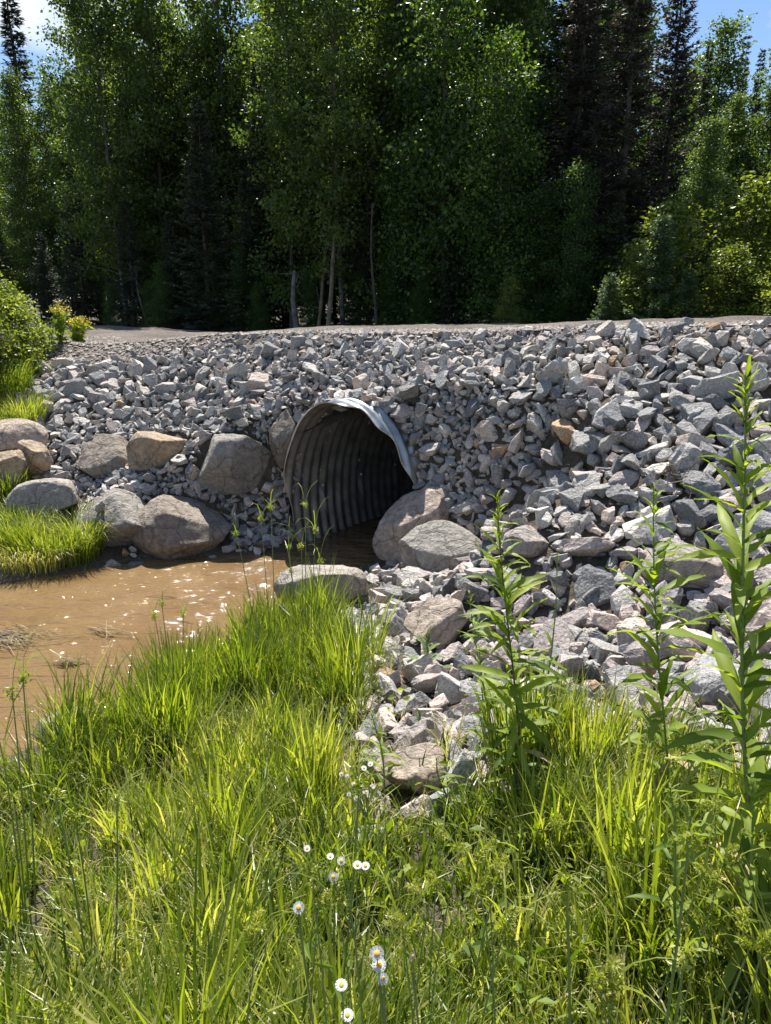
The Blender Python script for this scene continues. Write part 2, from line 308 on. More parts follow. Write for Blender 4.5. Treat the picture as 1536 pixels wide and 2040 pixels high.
# muddy stream
wxs = np.concatenate([np.arange(-44, -9, 0.5), np.arange(-9, 4.0, 0.04)]); wys = np.arange(1.6, 13.0, 0.04)
WX, WY = np.meshgrid(wxs, wys, indexing='ij'); we = poly_sd(WX, WY, WATER)
WZ = 0.014 * vnoise(WX * 0.8, WY * 1.5, 21, 3, 6.0) + 0.007 * vnoise(WX, WY, 22, 2, 20.0)
WZ *= 0.35 + 0.65 * np.exp(-((WX + 2.2) / 1.8) ** 2 - ((WY - 8.0) / 1.3) ** 2)
I = np.arange(WX.size).reshape(WX.shape); Fw = np.stack([I[:-1, :-1], I[1:, :-1], I[1:, 1:], I[:-1, 1:]], -1).reshape(-1, 4)
wl_ = (WX - PIPE0[0]) * pa[0] + (WY - PIPE0[1]) * pa[1]; ww_ = (WX - PIPE0[0]) * pb[0] + (WY - PIPE0[1]) * pb[1]
okv = ((we < 0.35) & (wl_ < 0.3)) | ((np.abs(ww_) < 0.86) & (wl_ > -0.3) & (wl_ < 3.6)); kf = okv.ravel()[Fw].all(1)
used = np.unique(Fw[kf]); remap = np.zeros(WX.size, np.int64); remap[used] = np.arange(len(used))
mw, nt, b = new_mat('muddy_water'); tcn = nt.nodes.new('ShaderNodeTexCoord'); v = tcn.outputs['Object']
mpn = N(nt, 'ShaderNodeMapping', Scale=(0.65, 1.7, 1)); nt.links.new(v, mpn.inputs['Vector'])
n1 = noise(nt, mpn.outputs['Vector'], 4.5, 2, 0.45); n2 = noise(nt, mpn.outputs['Vector'], 15, 2, 0.5); n3 = noise(nt, v, 0.8, 3)
r = ramp(nt, [(0.35, (0.155, 0.094, 0.041)), (0.65, (0.20, 0.130, 0.063))]); nt.links.new(n3, r.inputs['Fac']); nt.links.new(r.outputs['Color'], b.inputs['Base Color'])
b.inputs['Roughness'].default_value = 0.05; b.inputs['IOR'].default_value = 1.36
hm = N(nt, 'ShaderNodeMath', operation='MULTIPLY_ADD'); nt.links.new(n2, hm.inputs[0]); hm.inputs[1].default_value = 0.32; nt.links.new(n1, hm.inputs[2])
bump(nt, b, hm.outputs[0], 1.0, 0.07); M['water'] = mw
stream = link('stream_water', mesh_np('stream_water', np.stack([WX, WY, WZ], -1).reshape(-1, 3)[used], remap[Fw[kf]], M['water'], smooth=True)); tag(stream, kind='structure')

# ------------------------------------------------------------------ culvert
ms, nt, b = new_mat('galvanised_steel'); tcn = nt.nodes.new('ShaderNodeTexCoord'); v = tcn.outputs['Object']
n1 = noise(nt, v, 7, 5, 0.6); n2 = noise(nt, v, 60, 3, 0.6)
r = ramp(nt, [(0.3, (0.26, 0.27, 0.285)), (0.7, (0.46, 0.48, 0.50))]); nt.links.new(n1, r.inputs['Fac']); nt.links.new(r.outputs['Color'], b.inputs['Base Color'])
b.inputs['Metallic'].default_value = 0.8; rr = ramp(nt, [(0.3, (0.32,) * 3), (0.7, (0.55,) * 3)]); nt.links.new(n1, rr.inputs['Fac']); nt.links.new(rr.outputs['Color'], b.inputs['Roughness'])
bump(nt, b, n2, 0.08, 0.01); M['steel'] = ms
def pipe_pt(th, l, grow=0.0):
    """point on the pipe wall: angle th, distance l along the axis behind the skewed mouth plane"""
    wv = (PA + grow) * np.cos(th); zv = PZ + (PB + grow) * np.sin(th)
    k = -(wv * (pb @ pn)) / (pa @ pn) + l - 0.2 * (zv - PZ)
    return np.stack([PIPE0[0] + wv * pb[0] + k * pa[0], PIPE0[1] + wv * pb[1] + k * pa[1], zv], -1), k
def pipe_sheet(th, l, grow):
    TH, LL = np.meshgrid(th, l, indexing='ij'); _, k = pipe_pt(TH, LL)
    rip = 0.028 * np.cos(k * math.tau / 0.17)
    rough = 0.005 * np.sin(TH * 9 + 1) * np.exp(-LL / 0.12)
    P, _ = pipe_pt(TH, LL, grow + rip + rough); return P
ths = np.linspace(-1.05, math.pi + 1.05, 150); ls = np.concatenate([np.arange(0, 3.2, 0.017), np.arange(3.2, 8.0, 0.05)])
culvert = empty('culvert_pipe', (PIPE0[0], PIPE0[1], 0)); tag(culvert, 'corrugated galvanised steel culvert pipe opening onto the muddy stream', 'culvert')
off = np.array([PIPE0[0], PIPE0[1], 0])
def sheet_mesh(name, P, mat, flip=False):
    n, m = P.shape[:2]; I = np.arange(n * m).reshape(n, m); F = np.stack([I[:-1, :-1], I[1:, :-1], I[1:, 1:], I[:-1, 1:]], -1).reshape(-1, 4)
    return mesh_np(name, (P - off).reshape(-1, 3), F[:, ::-1] if flip else F, mat, smooth=True)
M['dull_steel'] = plain_mat('weathered_shaded_steel', (0.17, 0.172, 0.17), 0.36, (0.33, 0.325, 0.31), 5, 0.1, 0.75)  # darker than the outer wall: weathering plus interior shade put into the colour
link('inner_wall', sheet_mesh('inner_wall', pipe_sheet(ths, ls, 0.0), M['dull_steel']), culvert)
link('outer_wall', sheet_mesh('outer_wall', pipe_sheet(ths, ls[ls < 3], 0.012), M['steel'], True), culvert)
lip = np.stack([pipe_sheet(ths, np.array([0.0]), g)[:, 0] for g in (0.0, 0.012)], 1); link('rim', sheet_mesh('rim', lip, M['steel']), culvert)
endP, _ = pipe_pt(ths, np.full(len(ths), 7.9)); ec = np.concatenate([endP, [[endP[:, 0].mean(), endP[:, 1].mean(), 0.4]]]) - off
link('far_end', mesh_np('far_end', ec, np.stack([np.arange(len(ths) - 1), np.arange(1, len(ths)), np.full(len(ths) - 1, len(ths))], -1), M['soil']), culvert)
for l0 in (0.62, 1.47, 2.32):                                        # lapped plate seams with bolt heads
    sp = pipe_sheet(ths, np.array([l0, l0 + 0.02, l0 + 0.04]), -0.008); seam = link('plate_seam', sheet_mesh('plate_seam', sp, M['steel']), culvert)
    S = Soup()
    for th in np.arange(0.0, math.pi, 0.16):
        c = pipe_sheet(np.array([th]), np.array([l0 + 0.06]), -0.01)[0, 0] - off; h = 0.014
        V = c + np.array([(-h, -h, -h), (h, -h, -h), (h, h, -h), (-h, h, -h), (-h, -h, h), (h, -h, h), (h, h, h), (-h, h, h)])
        S.add(V, F4=[(0, 3, 2, 1), (4, 5, 6, 7), (0, 1, 5, 4), (1, 2, 6, 5), (2, 3, 7, 6), (3, 0, 4, 7)])
    link('bolt_row', S.mesh('bolt_row', M['steel']), seam)

# ------------------------------------------------------------------ boulders
def blob(seed, cuts, lump, sub=5):
    R = np.random.default_rng(seed); bm = bmesh.new(); bmesh.ops.create_icosphere(bm, subdivisions=sub, radius=1.0)
    V = np.array([v.co[:] for v in bm.verts]); F = np.array([[v.index for v in f.verts] for f in bm.faces]); bm.free()
    for _ in range(cuts):
        nrm = unit(R.normal(size=3)); d = R.uniform(0.5, 0.82); k = V @ nrm - d; V = V - np.where(k > 0, k * 0.94, 0)[:, None] * nrm
    for f, a in ((1.6, 0.5), (3.5, 0.28), (8, 0.13), (17, 0.07), (34, 0.04)):
        q = V * f + R.uniform(0, 9, 3)
        nz = np.sin(q[:, 0] + 1.7 * np.sin(q[:, 1] * 1.1)) * np.cos(q[:, 1] * 0.9 + 1.3 * np.sin(q[:, 2])) + 0.5 * np.sin(q[:, 2] * 1.3 + q[:, 0])
        V = V + V * (nz * a * lump)[:, None]
    lo, hi = V.min(0), V.max(0); return (V - (lo + hi) / 2) / (hi - lo) * 2, F
BOULD = []                                                            # centre, half sizes
def boulder(px, py, w, h, mat, label, cuts=5, lump=0.12, depth=None, dy=0.8, rz=0.0, base=None, name='boulder'):
    if depth is None:
        _, d0 = hit(px, base if base else py + h * 0.5); dep = d0 + 0.2 * w / F_PX * d0
    else: dep = depth
    C = at_depth(px, py, dep); hw, hh = w * dep / F_PX / 2, h * dep / F_PX / 2 / math.cos(PITCH) * 1.02
    V, F = blob(int(px * 7 + py), cuts + 3, lump * 1.25); size = np.array([hw, hw * dy, hh]); V = V * size
    if rz: c, s_ = math.cos(rz), math.sin(rz); V[:, 0], V[:, 2] = V[:, 0] * c - V[:, 2] * s_, V[:, 0] * s_ + V[:, 2] * c
    o = link(name, mesh_np(name, V, F, M[mat], np.full(len(V), random.random()), smooth=True)); o.location = C
    tag(o, label, 'boulder' if name == 'boulder' else 'rock'); BOULD.append((C, size)); return o
boulder(360, 1056, 204, 134, 'b_brown', 'largest rounded grey-brown boulder at the water edge left of the culvert', 3, 0.09, base=1112)
boulder(228, 1040, 160, 120, 'b_grey', 'rough cracked boulder left of the largest one, small stone on top', 8, 0.14, base=1098)
boulder(96, 992, 150, 80, 'b_pale', 'flat pale slab boulder behind the grassy tussock on the bank', 7, 0.08, depth=10.0)
boulder(216, 914, 138, 92, 'b_brown', 'dark brown rounded boulder left of the tan angular one', 4, 0.1, depth=10.7)
boulder(322, 908, 134, 112, 'b_tan', 'tan angular boulder in the upper row left of the culvert', 10, 0.06, depth=10.45, rz=0.3)
boulder(468, 922, 150, 116, 'b_grey', 'squarish grey boulder in the upper row nearest the culvert', 9, 0.07, depth=10.2)
boulder(566, 876, 60, 114, 'b_brown', 'upright brown oval boulder leaning against the culvert left rim', 3, 0.08, depth=10.05, rz=-0.25)
boulder(68, 913, 66, 70, 'b_tan', 'small egg-shaped tan boulder between the riprap and orange boulder', 3, 0.07, depth=10.6)
boulder(30, 872, 130, 66, 'b_pink', 'pale pinkish boulder highest at the left end of boulder row', 4, 0.08, depth=11.0)
boulder(8, 938, 110, 84, 'b_tan', 'orange-brown boulder cut by the left picture edge', 5, 0.09, depth=10.5)
boulder(92, 709, 54, 28, 'tan', 'tan boulder at the crest beside the leafy shrub', 6, 0.08, depth=14.2)
boulder(72, 733, 44, 32, 'tan', 'orange tilted boulder just below the crest at far left', 8, 0.05, depth=13.6, rz=0.4)
boulder(40, 722, 56, 50, 'b_grey', 'shaded grey boulder under the left shrub', 4, 0.08, depth=14.0)
boulder(60, 771, 66, 28, 'b_grey', 'long grey boulder at left edge of the riprap', 4, 0.08, depth=12.6)
boulder(828, 1052, 172, 160, 'b_pink', 'big pinkish-tan boulder beside the right side of culvert mouth', 4, 0.09, depth=8.95)
boulder(882, 1112, 178, 142, 'b_grey', 'smooth grey speckled boulder in front of the pinkish one', 4, 0.08, depth=8.3)
boulder(642, 1168, 190, 96, 'b_pale', 'pale rough boulder at water edge in front of culvert', 8, 0.1, depth=7.85)
boulder(1360, 1130, 150, 100, 'b_pale', 'large sandy boulder in the slope behind the middle tall plant', 7, 0.07)
boulder(1055, 1085, 110, 70, 'b_pale', 'cream boulder behind the leftmost tall leafy plant', 5, 0.08)
boulder(868, 1246, 130, 100, 'b_pink', 'orange-pink boulder among rocks above the woolly-leaved plant', 7, 0.07)
boulder(815, 1545, 140, 100, 'b_pink', 'pinkish boulder half hidden in grass behind the daisy cluster', 7, 0.09)
boulder(918, 1545, 70, 110, 'grey', 'upright grey boulder in the grass right of the pinkish one', 8, 0.07)
boulder(720, 1682, 100, 80, 'grey', 'grey boulder deep in the grass above the daisies', 7, 0.08)
boulder(1128, 1810, 90, 60, 'pink', 'small pink boulder buried in the foreground grass', 7, 0.08)
boulder(150, 1450, 170, 50, 'b_brown', 'flat wet brown boulder at the near water edge', 6, 0.09, base=1468)
for k, (px, py, w, h, mt, lb) in enumerate([(227, 1126, 34, 22, 'grey', 'pale grey stone in shallow water beside the tussock'), (270, 1128, 38, 20, 'dark', 'flat dark stone in shallow water below largest boulder'),
        (345, 1122, 28, 14, 'dark', 'small wet stone in front of the largest boulder'), (425, 1112, 20, 13, 'grey', 'small stone at right foot of the largest boulder'), (458, 1094, 30, 20, 'pink', 'reddish stone at the water by the largest boulder')]):
    boulder(px, py, w, h, mt, lb, 7, 0.08, name='rock')
boulder(199, 1008, 24, 24, 'dark', 'small dark stone sitting on top of the cracked boulder', 9, 0.05, depth=9.45, name='rock')
boulder(895, 1010, 30, 38, 'dark', 'brown stone perched against the pinkish boulder by the culvert', 9, 0.05, depth=8.75, name='rock')

# ------------------------------------------------------------------ riprap
def rock_shape(seed, detail):
    R = random.Random(seed); bm = bmesh.new(); bmesh.ops.create_cube(bm, size=2.0)
    for _ in range(R.randint(10, 15)):
        n = Vector((R.gauss(0, 1), R.gauss(0, 1), R.gauss(0, 1))).normalized(); d = R.uniform(0.55, 0.95)
        res = bmesh.ops.bisect_plane(bm, geom=bm.verts[:] + bm.edges[:] + bm.faces[:], plane_co=n * d, plane_no=n, clear_outer=True)
        ed = [e for e in bm.edges if e.is_boundary]
        if ed: bmesh.ops.holes_fill(bm, edges=ed, sides=0)
    bmesh.ops.remove_doubles(bm, verts=bm.verts[:], dist=0.06)
    bmesh.ops.bevel(bm, geom=bm.edges[:], offset=0.045, segments=1, affect='EDGES', profile=0.6)
    bmesh.ops.triangulate(bm, faces=bm.faces[:])
    if detail:
        bmesh.ops.subdivide_edges(bm, edges=[e for e in bm.edges if e.calc_length() > 0.35], cuts=2, use_grid_fill=True)
        bmesh.ops.triangulate(bm, faces=bm.faces[:])
        for v in bm.verts:
            q = v.co * 5 + Vector((seed, seed * 2, 0)); a = math.sin(q.x + 2 * math.sin(q.y)) * math.cos(q.z + q.y) + 0.6 * math.sin(3 * q.z + 2 * q.x)
            v.co *= 1 + 0.04 * a + R.uniform(-0.02, 0.02)
    V = np.array([v.co[:] for v in bm.verts]); bm.verts.index_update(); F = np.array([[v.index for v in f.verts] for f in bm.faces]); bm.free()
    V *= np.array([1.0, R.uniform(0.6, 0.85), R.uniform(0.36, 0.6)]); V /= np.abs(V).max(); return V, F
NS = 16
SH_HI = [rock_shape(100 + i, True) for i in range(NS)]; SH_LO = [rock_shape(100 + i, False) for i in range(NS)]
def in_poly(x, y, poly): return poly_sd(x, y, np.array(poly, float)) < 0
RIP_PX = [(-60, 760), (60, 735), (170, 690), (300, 684), (430, 664), (1700, 630), (3000, 600), (3000, 1750), (1700, 1640), (1420, 1530), (1250, 1500), (1010, 1590), (900, 1640), (740, 1620), (690, 1440), (700, 1320), (640, 1250), (545, 1190), (600, 1140), (560, 1120), (430, 1115), (250, 1110), (150, 1040), (40, 1010), (-20, 930), (60, 850), (20, 800)]
placed = []; cell = {}
def near(x, y, z, r):
    ci, cj = int(x // 0.6), int(y // 0.6)
    for i in range(ci - 1, ci + 2):
        for j in range(cj - 1, cj + 2):
            for (qx, qy, qz, qr) in cell.get((i, j), ()):
                if (x - qx) ** 2 + (y - qy) ** 2 + (z - qz) ** 2 < (r + qr) ** 2: return True
    return False
def scatter(n, smin, smax, lift, pack, reg=(-9.5, 8.5, 2.2, 16)):
    X = rng.uniform(reg[0], reg[1], n); Y = rng.uniform(reg[2], reg[3], n); Z = H(X, Y); px, py, dz = proj(np.stack([X, Y, Z], -1)); t, s = road_ts(X, Y); e = poly_sd(X, Y, WATER)
    ok = (dz > 1) & in_poly(px, py, RIP_PX) & (s < 1.62 - 0.24 * np.clip(-3 - t, 0, 4)) & (t < 8) & (t > -8.5)
    l = (X - PIPE0[0]) * pa[0] + (Y - PIPE0[1]) * pa[1]; w = (X - PIPE0[0]) * pb[0] + (Y - PIPE0[1]) * pb[1]
    ok &= (e > -0.05) | ((np.abs(w) < PA + 0.1) & (l + w * (pb @ pn) / (pa @ pn) > 0.05))
    idx = np.nonzero(ok)[0]; u = rng.uniform(0, 1, n); count = 0
    for i in idx:
        x, y, z = X[i], Y[i], Z[i]
        base = np.interp(t[i], [-8, -4, -1, 1.5, 4], [0.185, 0.19, 0.195, 0.215, 0.25]); base *= np.interp(y, [3.5, 6.5], [0.92, 1.0])
        d = base * (smin + (smax - smin) * u[i] ** 1.6) * (0.78 if s[i] > 0.85 else 1.0); r = d / 2
        if abs(w[i]) < PA + r * 0.5 and -1.5 < l[i]:
            if l[i] + w[i] * (pb @ pn) / (pa @ pn) < 0.02 + r * 0.6: continue
            zt = PZ + PB * math.sqrt(max(0, 1 - (w[i] / PA) ** 2)) + 0.03
            if z < zt: z = zt - 0.25 * r
        bad = False
        for C, sz in BOULD:
            if ((x - C[0]) / (sz[0] + r * 0.55)) ** 2 + ((y - C[1]) / (sz[1] + r * 0.55)) ** 2 + ((z + r * 0.3 - C[2]) / (sz[2] + r * 0.5)) ** 2 < 1: bad = True; break
        if bad: continue
        # bare soil strip to the right of the culvert
        if 890 < px[i] < 960 and 850 < py[i] < 930 and u[i] > 0.45: continue
        if near(x, y, z, r * pack): continue
        cell.setdefault((int(x // 0.6), int(y // 0.6)), []).append((x, y, z, r * pack)); count += 1
        lf = lift * r * float(np.clip((1.75 - s[i]) / 0.6, 0.0, 1)); placed.append((x, y, z + lf - (0.02 if s[i] > 1.2 else 0), r, px[i], py[i], dz[i], t[i]))
    return count
scatter(900, 1.4, 2.2, 0.15, 0.80)
scatter(16000, 0.8, 1.4, 0.15, 0.68)
scatter(50000, 0.45, 0.85, 0.25, 0.66)
for reg in ((0.2, 2.2, 8.2, 10.6), (-4.5, -1.0, 9.2, 11.2), (-1.2, 0.9, 9.6, 10.8)): scatter(16000, 0.42, 0.9, 0.25, 0.64, reg)
cell = {}
scatter(9000, 0.8, 1.35, 0.55, 0.92)
scatter(20000, 0.42, 0.8, 0.62, 0.85)
for reg in ((0.2, 2.2, 8.2, 10.6), (-4.5, -1.0, 9.2, 11.2)): scatter(8000, 0.4, 0.8, 0.6, 0.85, reg)
kinds = ['grey', 'dark', 'pink', 'pale', 'tan']
def pick(px, py, R):
    pinkness = 0.18 + 0.30 * float(np.clip((py - 850) / 450, 0, 1))
    q = R.random()
    if q < 0.008: return 'tan'
    if q < 0.008 + pinkness: return 'pink'
    if q < 0.20 + pinkness: return 'pale'
    if q < 0.48 + pinkness: return 'dark'
    return 'grey'
R0 = random.Random(5)
order = sorted(placed, key=lambda p: -(p[3] / p[6]) * (1 if (-10 < p[4] < 1546 and 600 < p[5] < 1600) else 0))
named, rest = order[:300], order[300:]
words = {'grey': 'mid-grey', 'dark': 'dark bluish-grey', 'pink': 'pinkish', 'pale': 'pale', 'tan': 'tan'}
mesh_cache = {}
def rand_quat(R):
    q = Euler((R.gauss(0, 0.5), R.gauss(0, 0.5), R.uniform(0, math.tau))).to_quaternion()
    if R.random() < 0.35: q = q @ Euler((R.choice((0, math.pi / 2)), R.choice((0, math.pi / 2)), 0)).to_quaternion()
    return q
for p in named:
    k = pick(p[4], p[5], R0); si = R0.randrange(NS)
    if (k, si) not in mesh_cache: V, F = SH_HI[si]; mesh_cache[(k, si)] = mesh_np('rock', V, F, M[k], np.full(len(V), R0.random()))
    o = link('rock', mesh_cache[(k, si)]); o.location = p[:3]; o.rotation_mode = 'QUATERNION'; o.rotation_quaternion = rand_quat(R0); o.scale = (p[3] * 1.12,) * 3
    zone = 'left of the culvert' if p[4] < 560 else ('directly above the culvert' if p[5] < 830 and p[4] < 860 else ('low on the right bank nearest the grass' if p[5] > 1180 else ('high on the slope right of the culvert' if p[5] < 850 else 'midway down the slope right of the culvert')))
    pxs = 2 * p[3] / p[6] * F_PX; big = 'big' if pxs > 95 else ('medium-sized' if pxs > 72 else 'small')
    tag(o, f'{big} {words[k]} angular riprap rock {zone}', 'rock', f'{big} {words[k]} riprap rocks {zone}')
Vs, Fs, Ts, Ms, n0 = [], [], [], [], 0
for p in rest:
    k = pick(p[4], p[5], R0); V, F = SH_LO[R0.randrange(NS)]; m3 = np.array(rand_quat(R0).to_matrix())
    Vs.append((V * p[3] * 1.12) @ m3.T + np.array(p[:3])); Fs.append(F + n0); n0 += len(V); Ts.append(np.full(len(V), R0.random())); Ms.append(np.full(len(F), kinds.index(k)))
rr_ = link('riprap_rocks', mesh_np('riprap_rocks', np.concatenate(Vs), np.concatenate(Fs), [M[k] for k in kinds], np.concatenate(Ts), np.concatenate(Ms)))
tag(rr_, 'smaller angular grey riprap rocks filling the embankment slope', 'rocks', kind='stuff')
M['pebble'] = plain_mat('pebble', (0.24, 0.205, 0.175), 0.9, (0.40, 0.36, 0.32), 30, 0.3)
# loose gravel and clods along the road edge and between the rocks
n = 16000; T_ = rng.uniform(-9, 7, n); S_ = 1.45 - 0.24 * np.clip(-3 - T_, 0, 4) + np.abs(rng.normal(0, 1.6, n)); X, Y = road_xy(T_, S_); Z = np.maximum(H(X, Y) + 0.012, np.where(S_ > 1.5, np.interp(T_, CT, CZ) + 0.03, -9))
X2 = rng.uniform(-2, 5, 5000); Y2 = rng.uniform(4, 11, 5000); Z2 = H(X2, Y2); q1, q2, q3 = proj(np.stack([X2, Y2, Z2], -1))
k2 = in_poly(q1, q2, RIP_PX) & (poly_sd(X2, Y2, WATER) > 0.05) & ~((np.abs((X2 - PIPE0[0]) * pb[0] + (Y2 - PIPE0[1]) * pb[1]) < PA + 0.05) & ((X2 - PIPE0[0]) * pa[0] + (Y2 - PIPE0[1]) * pa[1] > -1.2))
X = np.concatenate([X, X2[k2]]); Y = np.concatenate([Y, Y2[k2]]); Z = np.concatenate([Z, Z2[k2] + 0.01]); n = len(X)
ic = np.array([v for v in [(0, 0, 1), (.9, 0, .1), (.1, .8, .2), (-.85, .1, 0), (0, -.9, .1), (0, 0, -.7)]]); icf = np.array([(0, 1, 2), (0, 2, 3), (0, 3, 4), (0, 4, 1), (5, 2, 1), (5, 3, 2), (5, 4, 3), (5, 1, 4)])
sz = 0.012 + 0.05 * rng.uniform(0, 1, n) ** 2.2; aa = rng.uniform(0, math.tau, n); base = ic[None] + rng.normal(0, 0.2, (n, 6, 3)); base *= sz[:, None, None]; base[..., 2] *= 0.55
ca, sa = np.cos(aa)[:, None], np.sin(aa)[:, None]; bx = base[..., 0] * ca - base[..., 1] * sa; by = base[..., 0] * sa + base[..., 1] * ca
V = np.stack([bx + X[:, None], by + Y[:, None], base[..., 2] + Z[:, None]], -1).reshape(-1, 3); F = (np.arange(n)[:, None, None] * 6 + icf[None]).reshape(-1, 3)
o = link('loose_gravel', mesh_np('loose_gravel', V, F, [M['pebble']], np.repeat(rng.uniform(0, 1, n), 6))); tag(o, 'loose brown-grey gravel along the road shoulder', 'gravel', kind='stuff')

# ------------------------------------------------------------------ trees
M['birch_bark'] = plain_mat('birch_bark', (0.07, 0.062, 0.055), 0.8, (0.19, 0.175, 0.155), 5, 0.3)
M['bark'] = plain_mat('bark', (0.045, 0.036, 0.03), 0.9, (0.10, 0.085, 0.07), 9, 0.6)
M['dead_wood'] = plain_mat('dead_wood', (0.12, 0.09, 0.065), 0.85, (0.23, 0.18, 0.13), 6, 0.4)
M['aspen_leaf'] = leaf_mat('aspen_leaf', [(0.0, (0.038, 0.066, 0.02)), (0.5, (0.078, 0.12, 0.034)), (1.0, (0.17, 0.21, 0.05))], (1.9, 2.0, 0.7), 0.42, 0.45, 0.4)
M['maple_leaf'] = leaf_mat('maple_leaf', [(0.0, (0.03, 0.06, 0.017)), (0.5, (0.055, 0.105, 0.024)), (1.0, (0.13, 0.20, 0.04))], (1.9, 1.9, 0.6), 0.42, 0.45, 0.4)
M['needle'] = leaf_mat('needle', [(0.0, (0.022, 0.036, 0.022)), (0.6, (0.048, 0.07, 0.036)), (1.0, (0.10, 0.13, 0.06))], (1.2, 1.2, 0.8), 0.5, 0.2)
M['needle_brown'] = leaf_mat('needle_brown', [(0.0, (0.028, 0.026, 0.02)), (0.6, (0.05, 0.048, 0.034)), (1.0, (0.08, 0.08, 0.045))], (1.2, 1.1, 0.8), 0.55, 0.2)
M['young_needle'] = leaf_mat('young_needle', [(0.0, (0.04, 0.08, 0.035)), (0.6, (0.085, 0.15, 0.055)), (1.0, (0.17, 0.25, 0.08))], (1.3, 1.3, 0.8), 0.45, 0.3)
M['shrub_leaf'] = leaf_mat('shrub_leaf', [(0.0, (0.05, 0.08, 0.02)), (0.5, (0.13, 0.17, 0.035)), (1.0, (0.25, 0.28, 0.06))], (1.9, 1.9, 0.6), 0.38, 0.52)

def broadleaf(seed, Ht, cb, W, nleaf, lsize, sig=0.24, limbs=44, trunk_r=0.10, top=0.8):
    R = np.random.default_rng(seed); S = Soup(); k = np.linspace(0, 1, 9)
    bend = R.normal(0, 0.25, 2); P = np.stack([bend[0] * np.sin(k * 2.2), bend[1] * np.sin(k * 2.6), Ht * k], -1)
    S.tube(P, trunk_r * (1 - k * 0.9), 7)
    cl = []
    for i in range(limbs):
        z = cb + (Ht * 0.985 - cb) * ((i + R.uniform(0, 1)) / limbs); q = (z - cb) / (Ht - cb); az = i * 2.4 + R.uniform(-0.4, 0.4)
        L = W * (0.30 + 0.70 * math.sin(math.pi * min(1, 0.18 + 0.82 * q) ** top)) * R.uniform(0.65, 1.2); L = max(L, 0.25)
        el = R.uniform(0.25, 0.75) + 0.35 * q; b0 = np.array([np.interp(z, P[:, 2], P[:, 0]), np.interp(z, P[:, 2], P[:, 1]), z])
        d = np.array([math.cos(az) * math.cos(el), math.sin(az) * math.cos(el), math.sin(el)]); kk = np.linspace(0, 1, 4)[:, None]
        B = b0 + d * L * kk + np.array([0, 0, -0.12 * L]) * kk ** 2; S.tube(B, np.array([0.03, 0.022, 0.014, 0.005]) * (trunk_r / 0.1), 4)
        m = max(2, int(L / 0.28))
        for j in range(m): cl.append((B[0] + (B[-1] - B[0]) * R.uniform(0.25, 1.08) + R.normal(0, 0.13, 3) * (0.5 + L * 0.4), R.uniform(0.5, 1.3)))
    C = np.array([c for c, _ in cl]); wgt = np.array([w for _, w in cl]); wgt /= wgt.sum()
    ci = R.choice(len(C), nleaf, p=wgt); off_ = R.normal(0, 1, (nleaf, 3)) * np.array([sig, sig, sig * 0.75]); Lp = C[ci] + off_
    D = R.normal(0, 1, (nleaf, 3)) + np.array([0, 0, -0.5]) + unit(off_) * 0.6
    V, F = leaves_np(Lp, D, lsize * R.uniform(0.65, 1.25, nleaf), R, 0.72)
    tint = np.clip(R.normal(0.45, 0.18, nleaf) + R.normal(0, 0.14, len(C))[ci], 0, 1)
    return S, V, F, np.repeat(tint, 4)
def spruce(seed, Ht, cb, W, dens=1.0, up=0.0):
    R = np.random.default_rng(seed); S = Soup(); k = np.linspace(0, 1, 8); S.tube(np.stack([0.05 * np.sin(k * 5), 0.05 * np.cos(k * 4), Ht * k], -1), 0.013 * Ht * (1.03 - k), 7)
    Ps, Ds, Ls, Tn = [], [], [], []; z = cb; 
    while z < Ht * 0.995:
        q = (z - cb) / (Ht - cb); L0 = W * (1 - q) ** 0.85 + 0.06
        for j in range(R.integers(5, 8)):
            az = R.uniform(0, math.tau); L = L0 * R.uniform(0.6, 1.15); droop = 0.35 * (1 - q) + R.uniform(-0.1, 0.15) - 0.45 * q - up
            h = np.array([math.cos(az), math.sin(az), 0]); kk = np.linspace(0, 1, 5)[:, None]
            B = np.array([0, 0, z]) + h * L * kk + np.array([0, 0, 1.0]) * (-droop * L * kk + 0.22 * L * kk ** 2.5); S.tube(B, np.linspace(0.014, 0.003, 5) * (0.4 + L * 0.5), 3)
            n = int(90 * dens * L) + 8; a = R.uniform(0.12, 1.03, n); side = np.array([-h[1], h[0], 0]); sp = R.normal(0, 1, n) * 0.17 * L * (1.1 - a) + R.normal(0, 0.03, n)
            c = np.stack([np.interp(a, kk[:, 0], B[:, i]) for i in range(3)], -1) + side * sp[:, None] + np.array([0, 0, -1]) * np.abs(sp)[:, None] * 0.35
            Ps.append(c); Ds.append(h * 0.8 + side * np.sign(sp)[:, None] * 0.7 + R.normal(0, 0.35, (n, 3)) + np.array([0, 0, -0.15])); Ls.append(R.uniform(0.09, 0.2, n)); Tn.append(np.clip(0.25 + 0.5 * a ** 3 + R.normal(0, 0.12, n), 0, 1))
        z += R.uniform(0.13, 0.24) * (1.0 if Ht > 4 else 0.6)
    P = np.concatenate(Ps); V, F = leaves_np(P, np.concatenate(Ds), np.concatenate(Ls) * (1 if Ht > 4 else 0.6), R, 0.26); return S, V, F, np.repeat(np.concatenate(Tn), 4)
protos = {}
def make_proto(key, data, bark, leaf):
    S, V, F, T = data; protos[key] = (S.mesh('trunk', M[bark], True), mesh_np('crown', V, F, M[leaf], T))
for i in range(4): make_proto(('aspen', i), broadleaf(40 + i, 12, 0.9 + 0.4 * i, 1.75, 21000, 0.11, 0.185, 66, 0.08), 'birch_bark', 'aspen_leaf')
for i in range(2): make_proto(('maple', i), broadleaf(50 + i, 10, 0.8, 1.9, 12000, 0.125, 0.28, 50, 0.09), 'bark', 'maple_leaf')
for i in range(3): make_proto(('spruce', i), spruce(60 + i, 12, 0.9, 1.9, 1.0), 'bark', 'needle')
